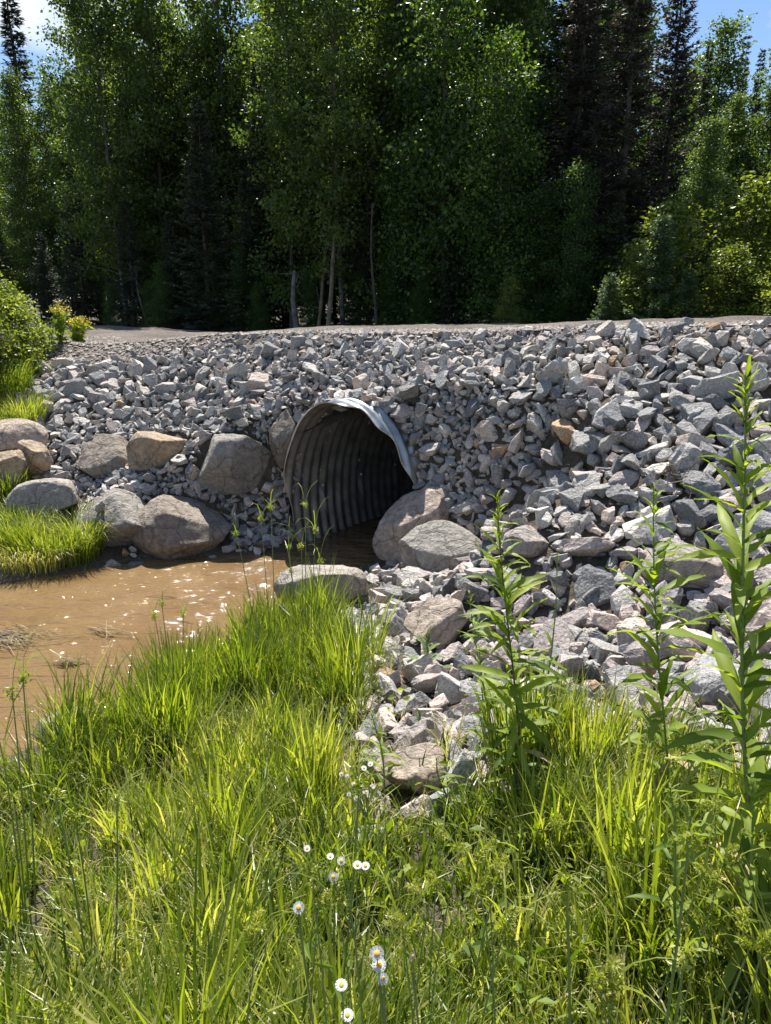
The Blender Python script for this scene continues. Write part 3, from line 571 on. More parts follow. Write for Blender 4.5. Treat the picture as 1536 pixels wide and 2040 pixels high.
for i in range(2): make_proto(('brown', i), spruce(66 + i, 12, 1.4, 1.5, 1.1), 'bark', 'needle_brown')
for i in range(2): make_proto(('spire', i), spruce(70 + i, 12, 1.0, 0.62, 1.0), 'bark', 'needle')
for i in range(2): make_proto(('young', i), spruce(80 + i, 2.4, 0.05, 0.75, 1.7, 0.35), 'bark', 'young_needle')
for i in range(3): make_proto(('shrub', i), broadleaf(90 + i, 3.2, 0.1, 1.15, 6500, 0.088, 0.13, 60, 0.03, 0.6), 'bark', 'shrub_leaf')
def tree(kind, i, loc, h, label, cat='tree', group=None, wide=1.0, rz=None, name=None):
    base_h = {'young': 2.4, 'shrub': 3.2, 'maple': 10}.get(kind, 12); tm, cmn = protos[(kind, i)]
    nm = name or {'aspen': 'aspen_tree', 'maple': 'maple_tree', 'young': 'young_spruce', 'shrub': 'leafy_shrub'}.get(kind, 'spruce_tree')
    o = empty(nm, loc, random.uniform(0, 6.28) if rz is None else rz); s_ = h / base_h; o.scale = (s_ * wide, s_ * wide, s_)
    tag(o, label, cat, group); link('trunk', tm, o); link('crown', cmn, o); return o
def tree_px(kind, i, px, top, depth_s, label, wide=1.0, sink=0.1, **kw):
    """px: photo column of the trunk foot, top: photo row of the tip, depth_s: metres behind the road's near edge line"""
    bx = (px - 768) / F_PX * math.cos(PITCH); # solve x = bx * y on the line s = depth_s
    for _ in range(8):
        # x = k*y with k from the column near the horizon
        k = (px - 768) / F_PX / math.cos(PITCH) * 0.99
        c = depth_s + ORG @ TN; y = c / (TN[1] + k * TN[0]); x = k * y
    z = H1(x, y) - sink; d = ray(px, top); zt = EYE + d[2] * (y / d[1]); return tree(kind, i, (x, y, z), max(1.0, zt - z), label, wide=wide, **kw)
front = [  # kind, variant, column, tip row, s, width, label
 ('spire', 1, 60, -5, 27, 1.7, 'lone dark spruce standing against the white cloud at left'),
 ('spire', 0, 135, -60, 24, 1.5, 'tall dark spruce right of the lone one at the left sky gap'),
 ('aspen', 0, 20, 190, 15, 1.0, 'pale leafy tree at left picture edge under the cloud'),
 ('aspen', 2, 110, 150, 12, 1.0, 'bright leafy tree below the lone left spruce'),
 ('aspen', 1, 250, -140, 12, 0.9, 'tall aspen at the right edge of the left sky gap'),
 ('aspen', 3, 285, -170, 9.6, 1.0, 'tall aspen with pale slanting trunk at left of the wood'),
 ('aspen', 0, 350, -200, 11.0, 1.0, 'tall aspen behind the left edge of the pale-tipped spruce'),
 ('spruce', 0, 440, 190, 9.0, 1.15, 'pale-tipped mid-height spruce in front of the aspens'),
 ('spruce', 1, 300, 390, 8.9, 1.2, 'low dark spruce at the wood edge left of the pale-tipped one'),
 ('aspen', 2, 470, -230, 12.0, 1.0, 'tall aspen rising behind the pale-tipped spruce'),
 ('spruce', 2, 545, 120, 10.0, 1.0, 'blackish spruce right of the pale-tipped one'),
 ('aspen', 1, 590, -210, 9.8, 1.0, 'tall aspen with visible grey trunk near upper middle'),
 ('aspen', 3, 690, -260, 9.4, 1.05, 'tall aspen above the leaning dead trunks'),
 ('aspen', 0, 780, -230, 10.6, 1.0, 'tall aspen right of the leaning dead trunks'),
 ('maple', 0, 880, -150, 9.2, 1.0, 'bright green maple in the middle of the wood edge'),
 ('maple', 1, 985, 70, 8.9, 1.0, 'maple with yellow-green sunlit sprays right of middle'),
 ('aspen', 2, 1000, -200, 11.5, 1.0, 'tall aspen between the maples and brownish spruces'),
 ('brown', 0, 1105, -160, 10.2, 1.0, 'leftmost of three tall brownish spruces'),
 ('brown', 1, 1190, -240, 9.8, 1.0, 'middle one of three tall brownish spruces'),
 ('brown', 0, 1265, -120, 10.6, 0.95, 'rightmost of three tall brownish spruces beside the blue sky'),
 ('maple', 0, 1120, 330, 8.6, 1.0, 'low dark leafy tree below the brownish spruces'),
 ('spire', 0, 1322, 85, 15.0, 0.9, 'narrow black spire spruce right of the brownish ones'),
 ('aspen', 1, 1352, 45, 19, 1.25, 'rounded leafy treetop behind the first spire spruce'),
 ('spire', 1, 1384, 70, 20, 0.9, 'narrow spire spruce left of the right-hand aspens'),
 ('spire', 0, 1412, 95, 16, 0.9, 'second narrow spire beside the taller spire spruce'),
 ('aspen', 0, 1460, 105, 13, 1.2, 'glinting aspen below the blue sky at right'),
 ('aspen', 3, 1535, 15, 12, 1.1, 'tall dark-topped aspen at the right picture edge'),
 ('spire', 1, 1495, 215, 10.5, 1.0, 'short dark spire in front of the right-edge aspen'),
 ('aspen', 1, 1350, 235, 8.8, 1.1, 'grey-green bushy tree under the spire spruces'),
 ('shrub', 1, 1450, 370, 8.4, 1.2, 'sunlit yellow-green bush at the right of the wood'),
 ('shrub', 2, 1535, 390, 7.8, 1.2, 'tall sunlit bush at the right picture edge'),
 ('shrub', 0, 1300, 420, 8.0, 1.1, 'leafy bush behind the taller young spruce'),
 ('shrub', 1, 1400, 500, 7.3, 1.5, 'low leafy bush close to the road at right'),
 ('shrub', 2, 1490, 490, 7.0, 1.5, 'low bright bush by the road at right picture edge'),
 ('shrub', 0, 1225, 510, 7.5, 1.3, 'thin low bush left of the taller young spruce'),
 ('young', 0, 1272, 430, 7.1, 1.0, 'taller young green spruce by the road'),
 ('young', 1, 1185, 560, 6.9, 1.1, 'small bluish young spruce at the road edge'),
 ('young', 0, 1330, 540, 7.0, 1.1, 'squat young spruce right of the taller young one'),
 ('shrub', 1, 1000, 615, 6.9, 1.0, 'tiny yellowish weed bush on far side of the road'),
 ('spruce', 1, 60, 430, 10.0, 1.3, 'dark low spruce behind the left-edge shrub'),
 ('spruce', 0, 140, 460, 9.6, 1.3, 'dark low spruce behind the yellow flowers'),
 ('spruce', 2, 205, 330, 9.4, 1.25, 'dark spruce at the wood edge near the left shrub'),
 ('spruce', 0, 375, 420, 8.8, 1.3, 'broad low spruce below the pale-tipped one'),
 ('spruce', 1, 520, 330, 9.3, 1.2, 'dark spruce in the shade left of the leaning trunks'),
 ('spruce', 2, 720, 420, 9.6, 1.2, 'dim spruce behind the leaning trunks'),
 ('maple', 1, 800, 300, 9.4, 1.0, 'dim leafy tree right of the thin pale trunk'),
 ('spruce', 0, 900, 430, 9.0, 1.2, 'black low spruce under the bright green maple'),
 ('maple', 1, 1050, 380, 9.0, 1.1, 'shaded leafy tree left of the young spruces'),
 ('spruce', 1, 1190, 380, 9.2, 1.1, 'dark spruce below the middle brownish one'),
 ('aspen', 2, -80, 230, 11, 1.0, 'sunlit leafy tree partly outside the left picture edge'),
]
for k_, i_, px_, top_, s_, wd_, lb_ in front:
    cat = 'shrub' if k_ == 'shrub' else 'tree'
    tree_px(k_, i_, px_, top_, s_, lb_, wd_ , cat=cat)
R1 = random.Random(11)
for row, (s0, step) in enumerate([(13.5, 1.9), (17, 2.2), (21, 2.5), (26, 3.0), (33, 3.6)]):    # the wood behind the front row
    t0 = -34.0
    while t0 < 22:
        t0 += step * R1.uniform(0.7, 1.3); x, y = road_xy(t0, s0 + R1.uniform(-1.2, 1.2)); px, py, dz = proj([[x, y, 6.0]])
        if dz[0] < 2 or not (-300 < px[0] < 1850): continue
        kind = R1.choice(['aspen', 'aspen', 'spruce', 'maple', 'spruce']); h = R1.uniform(10.5, 14.5)
        row_top = R1.uniform(150, 260) if px[0] < 190 else (R1.uniform(130, 230) if px[0] > 1270 else None)
        if row_top is not None: dr = ray(px[0], row_top); h = min(h, EYE + dr[2] * y / dr[1] - H1(x, y)); 
        if px[0] < 190 or px[0] > 1270: kind = R1.choice(['aspen', 'maple'])
        if kind == 'maple' and row_top is None: h *= 0.75
        side = 'left' if px[0] < 500 else ('middle' if px[0] < 1050 else 'right')
        word = {'aspen': 'leafy aspen', 'spruce': 'dark spruce', 'maple': 'leafy maple'}[kind]
        tree(kind, R1.randrange({'aspen': 4, 'spruce': 3, 'maple': 2}[kind]), (x, y, H1(x, y) - 0.1), h, f'{word} deep in the {side} part of the wood behind the front row', group=f'{word} trees deep in the {side} part of the wood', wide=R1.uniform(0.95, 1.3))
for k in range(16):                                                   # shaded undergrowth along the wood edge
    t0 = -15 + k * 1.25 + R1.uniform(-0.4, 0.4); x, y = road_xy(t0, R1.uniform(8.2, 9.6))
    tree('maple', k % 2, (x, y, H1(x, y) - 0.1), R1.uniform(1.6, 3.4), f'shaded leafy sapling in the undergrowth at the {("far left", "left", "middle", "right")[k // 4]} wood edge', 'sapling', f'saplings along the {("far left", "left", "middle", "right")[k // 4]} wood edge', 1.1, name='sapling')
def pole(name, px0, py0, px1, py1, s0, r, label, mat='dead_wood'):
    k = (px0 - 768) / F_PX / math.cos(PITCH); c = s0 + ORG @ TN; y = c / (TN[1] + k * TN[0]); z = y / ray(px0, py0)[1]
    A = at_depth(px0, py0, z); B = at_depth(px1, py1, z * 1.0); A[2] = H1(A[0], A[1]) - 0.1; kk = np.linspace(0, 1, 7)[:, None]
    P = A + (B - A) * kk + np.stack([0.04 * np.sin(kk[:, 0] * 7), 0.03 * np.cos(kk[:, 0] * 5), 0 * kk[:, 0]], -1); o = empty(name, A); S = Soup(); S.tube(P - A, r * (1 - 0.55 * kk[:, 0]), 7)
    tag(o, label, 'tree'); link('trunk', S.mesh('trunk', M[mat], True), o); S = Soup(); R = np.random.default_rng(int(px0))
    for j in range(9):
        q = R.uniform(0.3, 0.98); p = (B - A) * q; d = unit(R.normal(size=3) + np.array([0, 0, 0.4])) * R.uniform(0.2, 0.5); S.tube([p, p + d * 0.6, p + d + np.array([0, 0, 0.05])], [0.012, 0.008, 0.003], 4)
    tag(link('dead_branches', S.mesh('dead_branches', M[mat]), o), kind='stuff')
pole('dead_tree', 642, 612, 684, 335, 8.2, 0.075, 'pale dead trunk leaning right, longest of the leaning trunks')
pole('dead_tree', 622, 615, 664, 400, 8.5, 0.06, 'grey dead trunk leaning beside the longest leaning trunk')
pole('dead_tree', 748, 600, 740, 405, 8.5, 0.05, 'thin dead trunk right of the leaning pair', 'bark')
pole('dead_tree', 293, 622, 268, 530, 8.4, 0.045, 'thin dim dead trunk at left of the wood edge', 'birch_bark')
pole('dead_tree', 588, 630, 585, 540, 8.2, 0.11, 'thick grey trunk at the wood edge left of leaning pair', 'birch_bark')

# shrubs and weeds at the left edge of the picture
def shrub_at(px, py_base, depth, h, i, label, wide=1.0, kind='shrub', cat='shrub', name=None):
    P = at_depth(px, py_base, depth); P[2] = H1(P[0], P[1]) - 0.05; return tree(kind, i, tuple(P), h, label, cat, wide=wide, name=name)
shrub_at(5, 700, 13.0, 1.65, 0, 'sunlit leafy shrub at left picture edge above the boulders', 1.15)
shrub_at(50, 690, 13.6, 1.2, 1, 'smaller leafy shrub right beside the left-edge shrub', 1.2)
shrub_at(-70, 720, 12.5, 2.2, 2, 'tallest shrub mostly outside the left picture edge', 1.2)

# ------------------------------------------------------------------ meadow grass and plants
M['grass'] = leaf_mat('grass_blade', [(0.0, (0.026, 0.052, 0.011)), (0.33, (0.09, 0.14, 0.02)), (0.66, (0.235, 0.275, 0.04)), (0.85, (0.38, 0.38, 0.13)), (1.0, (0.48, 0.42, 0.24))], (1.75, 1.85, 0.5), 0.36, 0.46)
M['weed'] = leaf_mat('weed_leaf', [(0.0, (0.075, 0.125, 0.022)), (0.5, (0.165, 0.235, 0.035)), (1.0, (0.29, 0.35, 0.06))], (1.7, 1.7, 0.4), 0.5, 0.48, 0.3)
M['woolly'] = leaf_mat('woolly_leaf', [(0.0, (0.11, 0.16, 0.07)), (1.0, (0.22, 0.28, 0.13))], (1.3, 1.3, 0.8), 0.8, 0.3, 0.2)
M['stem'] = plain_mat('stem', (0.15, 0.21, 0.05), 0.6, (0.22, 0.26, 0.08), 20, 0.1)
M['red_stem'] = plain_mat('red_stem', (0.16, 0.07, 0.04), 0.6, (0.13, 0.11, 0.04), 6, 0.1)
M['petal'] = plain_mat('petal', (0.62, 0.62, 0.63), 0.6, (0.70, 0.69, 0.72), 20, 0.05)
M['disc'] = plain_mat('flower_disc', (0.75, 0.42, 0.03), 0.7, (0.85, 0.52, 0.05), 300, 0.4)
M['yellow'] = plain_mat('yellow_flower', (0.72, 0.56, 0.05), 0.6, (0.80, 0.68, 0.08), 30, 0.1)
M['straw'] = plain_mat('straw', (0.24, 0.17, 0.09), 0.9, (0.42, 0.33, 0.18), 12, 0.2)

GRASS_PX = [(-900, 1620), (60, 1570), (200, 1510), (280, 1420), (330, 1300), (450, 1290), (530, 1210), (600, 1200), (640, 1250), (760, 1300), (800, 1430), (900, 1480), (1010, 1480), (1250, 1470), (1420, 1520), (1700, 1600), (3000, 1700), (3000, 9000), (-3000, 9000), (-3000, 1500)]
def root_mask(X, Y):
    Z = H(X, Y); px, py, dz = proj(np.stack([X, Y, Z], -1)); e = poly_sd(X, Y, WATER)
    return (dz > 0.1) & in_poly(px, py, GRASS_PX) & (e > 0.02), Z, px, py, dz
def grass_field(ntuft, per, hmin, hmax, w, region, tmean, tsd, sp, bend=(0.2, 1.3), seed=1, keepf=None):
    R = np.random.default_rng(seed); x0, x1, y0, y1 = region; X = R.uniform(x0, x1, ntuft); Y = R.uniform(y0, y1, ntuft)
    ok, Z, px, py, dz = root_mask(X, Y); ok &= np.abs(px - 768) < 1100
    if keepf is not None: ok &= keepf(px, py, X, Y, R)
    big = vnoise(X, Y, 31, 3, 2.6); ok &= R.random(len(X)) < np.clip(0.8 + 0.7 * big, 0.5, 1)
    X, Y, big = X[ok], Y[ok], big[ok]; n = len(X); c = R.poisson(per, n) + 2; idx = np.repeat(np.arange(n), c); m = len(idx)
    a = R.uniform(0, math.tau, m); r = sp * np.sqrt(R.uniform(0, 1, m)); x = X[idx] + r * np.cos(a); y = Y[idx] + r * np.sin(a); z = H(x, y) - 0.01
    th = (R.uniform(hmin, hmax, n) * np.clip(1.05 + 0.5 * big, 0.62, 1.5))[idx] * R.uniform(0.55, 1.1, m); tb = R.uniform(0, math.tau, n)[idx]; az = np.where(R.random(m) < 0.6, a, tb) + R.normal(0, 0.4, m)
    V, F, nv = blades_np(np.stack([x, y, z], -1), th, w * R.uniform(0.6, 1.3, m), az, R.uniform(*bend, m), R)
    tint = np.clip((R.normal(tmean, tsd, n) + 0.10 * vnoise(X, Y, 32, 2, 1.8))[idx] + R.normal(0, 0.12, m), 0, 1); return V, F, np.repeat(tint, nv)
S = Soup()
def dense(px, py, X, Y, R): return R.random(len(px)) < np.where((px > 720) & (px < 1000) & (py < 1660), 0.10, np.where((px > 780) & (py < 1640), 0.25, 0.9))
def tallz(px, py, X, Y, R): return R.random(len(px)) < np.where((px > 700) & (py < 1680), 0.05, np.where(py > 1780, 0.25, 0.75))
for args in [dict(ntuft=4400, per=12, hmin=0.16, hmax=0.44, w=0.0105, region=(-4.5, 4.0, 0.55, 6.9), tmean=0.42, tsd=0.24, sp=0.05, bend=(0.2, 2.0), seed=1, keepf=dense),
             dict(ntuft=850, per=17, hmin=0.30, hmax=0.58, w=0.0125, region=(-4.0, 3.0, 0.9, 6.7), tmean=0.58, tsd=0.12, sp=0.05, bend=(0.1, 1.2), seed=2, keepf=tallz),
             dict(ntuft=3200, per=10, hmin=0.14, hmax=0.42, w=0.0075, region=(-3.5, 3.4, 0.5, 5.8), tmean=0.82, tsd=0.12, sp=0.07, bend=(0.6, 2.0), seed=3, keepf=dense),
             dict(ntuft=520, per=42, hmin=0.36, hmax=0.66, w=0.013, region=(-3.6, 2.6, 1.3, 6.6), tmean=0.60, tsd=0.10, sp=0.10, bend=(0.15, 1.2), seed=5, keepf=tallz),
             dict(ntuft=300, per=40, hmin=0.4, hmax=0.7, w=0.0045, region=(-3.6, 2.6, 1.0, 5.6), tmean=0.30, tsd=0.10, sp=0.12, bend=(0.4, 1.7), seed=6, keepf=tallz),
             dict(ntuft=900, per=8, hmin=0.18, hmax=0.40, w=0.0055, region=(-3.4, 3.2, 0.6, 5.4), tmean=0.92, tsd=0.06, sp=0.10, bend=(1.2, 2.6), seed=7, keepf=None),
             dict(ntuft=130, per=24, hmin=0.36, hmax=0.62, w=0.0075, region=(-1.9, -0.2, 4.6, 6.9), tmean=0.5, tsd=0.10, sp=0.13, bend=(0.05, 0.7), seed=8, keepf=None),
             dict(ntuft=1300, per=9, hmin=0.15, hmax=0.45, w=0.0095, region=(-2.0, 2.2, 0.45, 2.2), tmean=0.6, tsd=0.2, sp=0.05, bend=(0.3, 1.6), seed=4),
             dict(ntuft=900, per=14, hmin=0.2, hmax=0.42, w=0.0085, region=(-0.3, 1.6, 0.6, 3.2), tmean=0.5, tsd=0.2, sp=0.07, bend=(0.3, 1.9), seed=10)]:
    V, F, T = grass_field(**args); S.add(V, F3=F, tint=T)
o = link('meadow_grass', S.mesh('meadow_grass', M['grass'])); tag(o, 'dense sunlit yellow-green grass covering the near bank', 'grass', kind='stuff')

def tussock(px, py, depth, n, h, rad, label, bend=(0.4, 1.5), tm=0.55, w=0.007, seed=1, z=None):
    R = np.random.default_rng(seed); P = at_depth(px, py, depth); base = np.array([P[0], P[1], H1(P[0], P[1]) if z is None else z])
    a = R.uniform(0, math.tau, n); r = rad * np.sqrt(R.uniform(0, 1, n)); x = r * np.cos(a); y = r * np.sin(a) * 0.7; zz = np.maximum(H(x + base[0], y + base[1]) - base[2], -0.05) - 0.01
    V, F, nv = blades_np(np.stack([x, y, zz], -1), h * R.uniform(0.5, 1.1, n), w * R.uniform(0.6, 1.3, n), a + R.normal(0, 0.5, n), R.uniform(*bend, n), R)
    S = Soup(); S.add(V, F3=F, tint=np.repeat(np.clip(R.normal(tm, 0.19, n), 0, 1), nv)); o = link('grass_tussock', S.mesh('grass_tussock', M['grass'])); o.location = base; tag(o, label, 'grass tussock'); return o
for k, (px, py, n, h, rad, lb) in enumerate([(110, 1105, 2000, 0.56, 0.60, 'shaggy grass tussock overhanging the water at the left bank'), (20, 1090, 1100, 0.55, 0.45, 'grass tussock at left picture edge above the water'), (5, 1010, 500, 0.5, 0.35, 'grass clump at left edge below the orange boulder'),
        (20, 800, 500, 0.55, 0.4, 'weedy grass clump left of the upper riprap'), (60, 835, 260, 0.4, 0.3, 'yellowish weed clump at the left riprap border'), (110, 668, 260, 0.22, 0.35, 'short grass at the road end beside the left shrub'), (150, 668, 160, 0.18, 0.3, 'short grass strip on the road verge at left')]):
    P, d = hit(px, py); tussock(px, py, d, n, h, rad, lb, (0.3, 2.3), [0.55, 0.6, 0.55, 0.5, 0.7, 0.6, 0.6][k], 0.0085, 30 + k)
for k, (px, py, dp, n, h, lb) in enumerate([(5, 800, 11.6, 700, 0.75, 'tall weedy grass at left edge above the pale pinkish boulder'), (45, 838, 11.3, 420, 0.5, 'yellowish weeds between the riprap and the pale pinkish boulder'), (-10, 900, 10.2, 500, 0.6, 'grass in front of the pale pinkish boulder at left edge'), (0, 1000, 9.6, 900, 0.62, 'lush grass at left edge in front of the slab boulder'), (60, 1060, 9.1, 900, 0.5, 'light green grass behind the shaggy tussock')]):
    dp = hit(px, py)[1]; tussock(px, py, dp, n, h, 0.42, lb, (0.2, 1.9), [0.5, 0.72, 0.55, 0.55, 0.62][k], 0.009, 90 + k)
tussock(165, 1090, hit(165, 1090)[1], 900, 0.62, 0.34, 'drooping grass at the right end of the shaggy tussock', (1.2, 2.8), 0.62, 0.008, 97)
tussock(60, 1118, hit(60, 1118)[1], 1000, 0.5, 0.55, 'straw-coloured dead grass hanging under the shaggy tussock', (1.6, 2.9), 0.93, 0.007, 98)
tussock(370, 1400, 5.9, 900, 0.62, 0.30, 'tall bright grass clump at the near water edge', (0.1, 0.9), 0.6, 0.011, 51)
tussock(480, 1390, 5.7, 600, 0.58, 0.28, 'broad-bladed grass clump right of the tallest water-edge clump', (0.1, 0.9), 0.55, 0.010, 52)
tussock(615, 1290, 6.4, 500, 0.55, 0.25, 'grass clump below the pale boulder at the water edge', (0.1, 0.8), 0.5, 0.008, 53)
tussock(1060, 1520, 3.9, 420, 0.62, 0.22, 'upright grass clump around the foot of leftmost tall plant', (0.05, 0.5), 0.5, 0.010, 54)
tussock(1170, 1560, 3.7, 300, 0.58, 0.16, 'bright upright grass clump between the two left tall plants', (0.03, 0.4), 0.66, 0.011, 55)
for k, (px, py, dpt) in enumerate([(1150, 1560, 3.75), (1250, 1520, 3.8), (1330, 1560, 3.5)]):       # horsetails
    tussock(px, py, dpt, 420, 0.34, 0.26, ['feathery green horsetail patch right of the leftmost tall plant', 'feathery horsetail patch left of the middle tall plant', 'feathery horsetail patch at the foot of middle tall plant'][k], (0.1, 1.0), 0.3, 0.0028, 60 + k)

def leaf_mesh(name, L, W, arch, mat, tint, fold=0.3, seg=8, curl=0.0):
    k = np.linspace(0, 1, seg + 1); wd = W * np.sin(np.clip(k * 0.93 + 0.07, 0, 1) * math.pi) ** 0.8 * (1 - 0.25 * k); wd[-1] = 0.0005
    th = arch[0] + (arch[1] - arch[0]) * k; x = np.concatenate([[0], np.cumsum(np.cos(th[:-1]))]) * L / seg; z = np.concatenate([[0], np.cumsum(np.sin(th[:-1]))]) * L / seg
    wav = 0.12 * W * np.sin(k * 17); C = np.stack([x, 0 * x, z], -1); A = C + np.stack([0 * x, wd / 2, wd * fold * 0.5 + wav], -1); B = C + np.stack([0 * x, -wd / 2, wd * fold * 0.5 - wav], -1)
    V = np.stack([A, C, B], 1).reshape(-1, 3); F = []
    for i in range(seg): F += [(3 * i, 3 * i + 1, 3 * i + 4, 3 * i + 3), (3 * i + 1, 3 * i + 2, 3 * i + 5, 3 * i + 4)]
    kk3 = np.repeat(k, 3); V[:, 1] += curl * L * kk3 ** 2; tv = np.clip(tint + 0.12 * np.sin(kk3 * 7 + 9 * tint) + np.where(np.arange(len(V)) % 3 == 1, 0.14, 0), 0, 1)
    return mesh_np(name, V, np.array(F), M[mat], tv, smooth=True)
LEAF = [leaf_mesh('leaf', 1.0, 0.145 + 0.016 * (i % 4), (0.45 - 0.09 * i, -0.25 - 0.16 * i), 'weed', [0.3, 0.55, 0.75, 0.45, 0.95, 0.2][i], 0.25 + 0.12 * (i % 3), 8, [0.0, 0.12, -0.15, 0.2, -0.08, 0.05][i]) for i in range(6)]
LEAF_DRY = leaf_mesh('leaf', 1.0, 0.18, (0.1, -1.3), 'straw', 0.5)
def tall_plant(px_top, py_top, px_bot, py_bot, depth, nleaf, llen, label, mat='stem', seed=1, tuft=14, first=0.18, r=0.006):
    R = random.Random(seed); B = at_depth(px_bot, py_bot, depth); B[2] = H1(B[0], B[1]) - 0.02; T = at_depth(px_top, py_top, depth * 0.98)
    o = empty('tall_leafy_plant', tuple(B)); tag(o, label, 'plant'); kk = np.linspace(0, 1, 9); D = T - B
    P = D[None] * kk[:, None] + np.stack([0.03 * np.sin(kk * 3.0 + seed), 0.02 * np.sin(kk * 4), 0 * kk], -1) * (1 - kk)[:, None] * kk[:, None] * 3
    S = Soup(); S.tube(P, r * (1 - 0.6 * kk), 7); link('stem', S.mesh('stem', M[mat], True), o)
    def put(q, L, el, az, me):
        p = [float(np.interp(q, kk, P[:, i])) for i in range(3)]; l = link('leaf', me, o); l.location = p; l.rotation_euler = Euler((R.gauss(0, 0.25), -el, az), 'XYZ'); l.scale = (L, L, L)
    for i in range(nleaf):
        q = first + (0.93 - first) * i / nleaf; L = llen * (0.75 + 0.5 * math.sin(min(1, q * 1.1) * math.pi)) * R.uniform(0.62, 1.2) * (1 if q < 0.75 else 1 - 1.8 * (q - 0.75))
        dry = q < first + 0.06 and R.random() < 0.5
        put(q, L, 0.05 + 0.65 * q + R.gauss(0, 0.24), i * 2.4 + R.gauss(0, 0.5), LEAF_DRY if dry else LEAF[R.randrange(6)])
    for i in range(tuft): put(0.91 + 0.09 * i / tuft, llen * R.uniform(0.22, 0.42), 1.0 + R.gauss(0, 0.2), i * 2.4, LEAF[R.randrange(1, 5)])
    return o
tall_plant(990, 990, 1045, 1560, 3.45, 84, 0.21, 'leftmost of three tall leafy plants, with reddish stem', 'red_stem', 1)
tall_plant(1302, 968, 1345, 1600, 3.1, 68, 0.21, 'middle one of three tall leafy plants in front of the rocks', 'stem', 2)
tall_plant(1485, 748, 1545, 1760, 2.25, 86, 0.235, 'tallest leafy plant, at the right picture edge', 'stem', 3, 22, 0.15, 0.008)
tall_plant(1335, 1570, 1400, 1900, 2.2, 22, 0.12, 'shorter leafy plant in the lower right grass', 'stem', 4)
tall_plant(1110, 1100, 1075, 1560, 3.6, 10, 0.09, 'slender sparse-leaved weed right of the leftmost tall plant', 'stem', 5, 6)
tall_plant(740, 1420, 770, 1600, 3.9, 16, 0.13, 'small leafy weed in front of rocks behind daisy cluster', 'stem', 6, 8)
tall_plant(935, 1180, 965, 1480, 4.4, 14, 0.12, 'pale leafy weed left of the leftmost tall plant', 'stem', 7, 8)
tall_plant(870, 1510, 900, 1620, 3.6, 12, 0.10, 'low leafy weed beside the upright grey boulder', 'stem', 8, 6)
tall_plant(1040, 1640, 1060, 1760, 2.9, 14, 0.08, 'narrow-leaved weed in the middle foreground', 'stem', 9, 6)
for k_, (xt, yt, xb, yb, dp, nl, ll, lb) in enumerate([(955, 1290, 985, 1540, 3.9, 26, 0.15, 'leafy weed low at the left foot of the leftmost tall plant'), (1010, 1330, 1030, 1550, 3.6, 26, 0.15, 'bushy weed at the foot of the leftmost tall plant'), (1085, 1300, 1080, 1550, 3.7, 22, 0.14, 'leafy weed right of the leftmost tall plant stem'),
        (1440, 1420, 1460, 1640, 2.9, 22, 0.15, 'leafy weed between the middle and tallest plants'), (1260, 1590, 1280, 1760, 2.6, 20, 0.13, 'low leafy weed below the middle tall plant'), (1500, 1560, 1500, 1800, 2.1, 24, 0.15, 'low leafy weed at the foot of the tallest plant')]):
    tall_plant(xt, yt, xb, yb, dp, nl, ll, lb, 'stem', 20 + k_, 8, 0.1)
WOOL = [leaf_mesh('leaf', 1.0, 0.30, (0.5 - 0.2 * i, -0.4 - 0.2 * i), 'woolly', 0.2 + 0.25 * i) for i in range(3)]
def rosette(px, py, n, L, label, seed):
    R = random.Random(seed); P, d = hit(px, py); o = empty('woolly_plant', tuple(P)); tag(o, label, 'plant'); S = Soup(); S.tube([(0, 0, 0), (0.01, 0, L * 0.7), (0.0, 0.01, L * 1.5)], [0.008, 0.006, 0.004], 6); link('stem', S.mesh('stem', M['stem']), o)
    for i in range(n):
        l = link('leaf', WOOL[R.randrange(3)], o); q = i / n; l.location = (0, 0, L * 1.5 * q); s_ = L * (1.1 - 0.6 * q) * R.uniform(0.8, 1.1); l.scale = (s_,) * 3; l.rotation_euler = (R.gauss(0, 0.2), -0.2 - 0.9 * q, i * 2.4)
rosette(850, 1345, 14, 0.22, 'pale woolly-leaved plant among rocks below the orange-pink boulder', 1)
rosette(950, 1290, 12, 0.17, 'pale woolly-leaved plant left of the leftmost tall plant', 2)
rosette(835, 1480, 10, 0.13, 'small woolly rosette by the rocks at the grass border', 3)

# broad-leaved ground cover under the grass
R = np.random.default_rng(77); n = 9000; X = R.uniform(-3.5, 3.2, n); Y = R.uniform(0.6, 5.8, n); ok, Z, px, py, dz = root_mask(X, Y); ok &= vnoise(X, Y, 5, 2, 3.0) > -0.1; X, Y, Z = X[ok], Y[ok], Z[ok]; n = len(X)
V, F = leaves_np(np.stack([X, Y, Z + R.uniform(0.01, 0.22, n)], -1), R.normal(size=(n, 3)) * np.array([1, 1, 0.35]) + np.array([0, 0, 0.25]), R.uniform(0.025, 0.075, n), R, 0.55)
S = Soup(); S.add(V, F3=F, tint=np.repeat(R.uniform(0.1, 0.9, n), 4)); o = link('ground_cover', S.mesh('ground_cover', M['weed'])); tag(o, 'small broad leaves growing among the foreground grass', 'ground cover', kind='stuff')

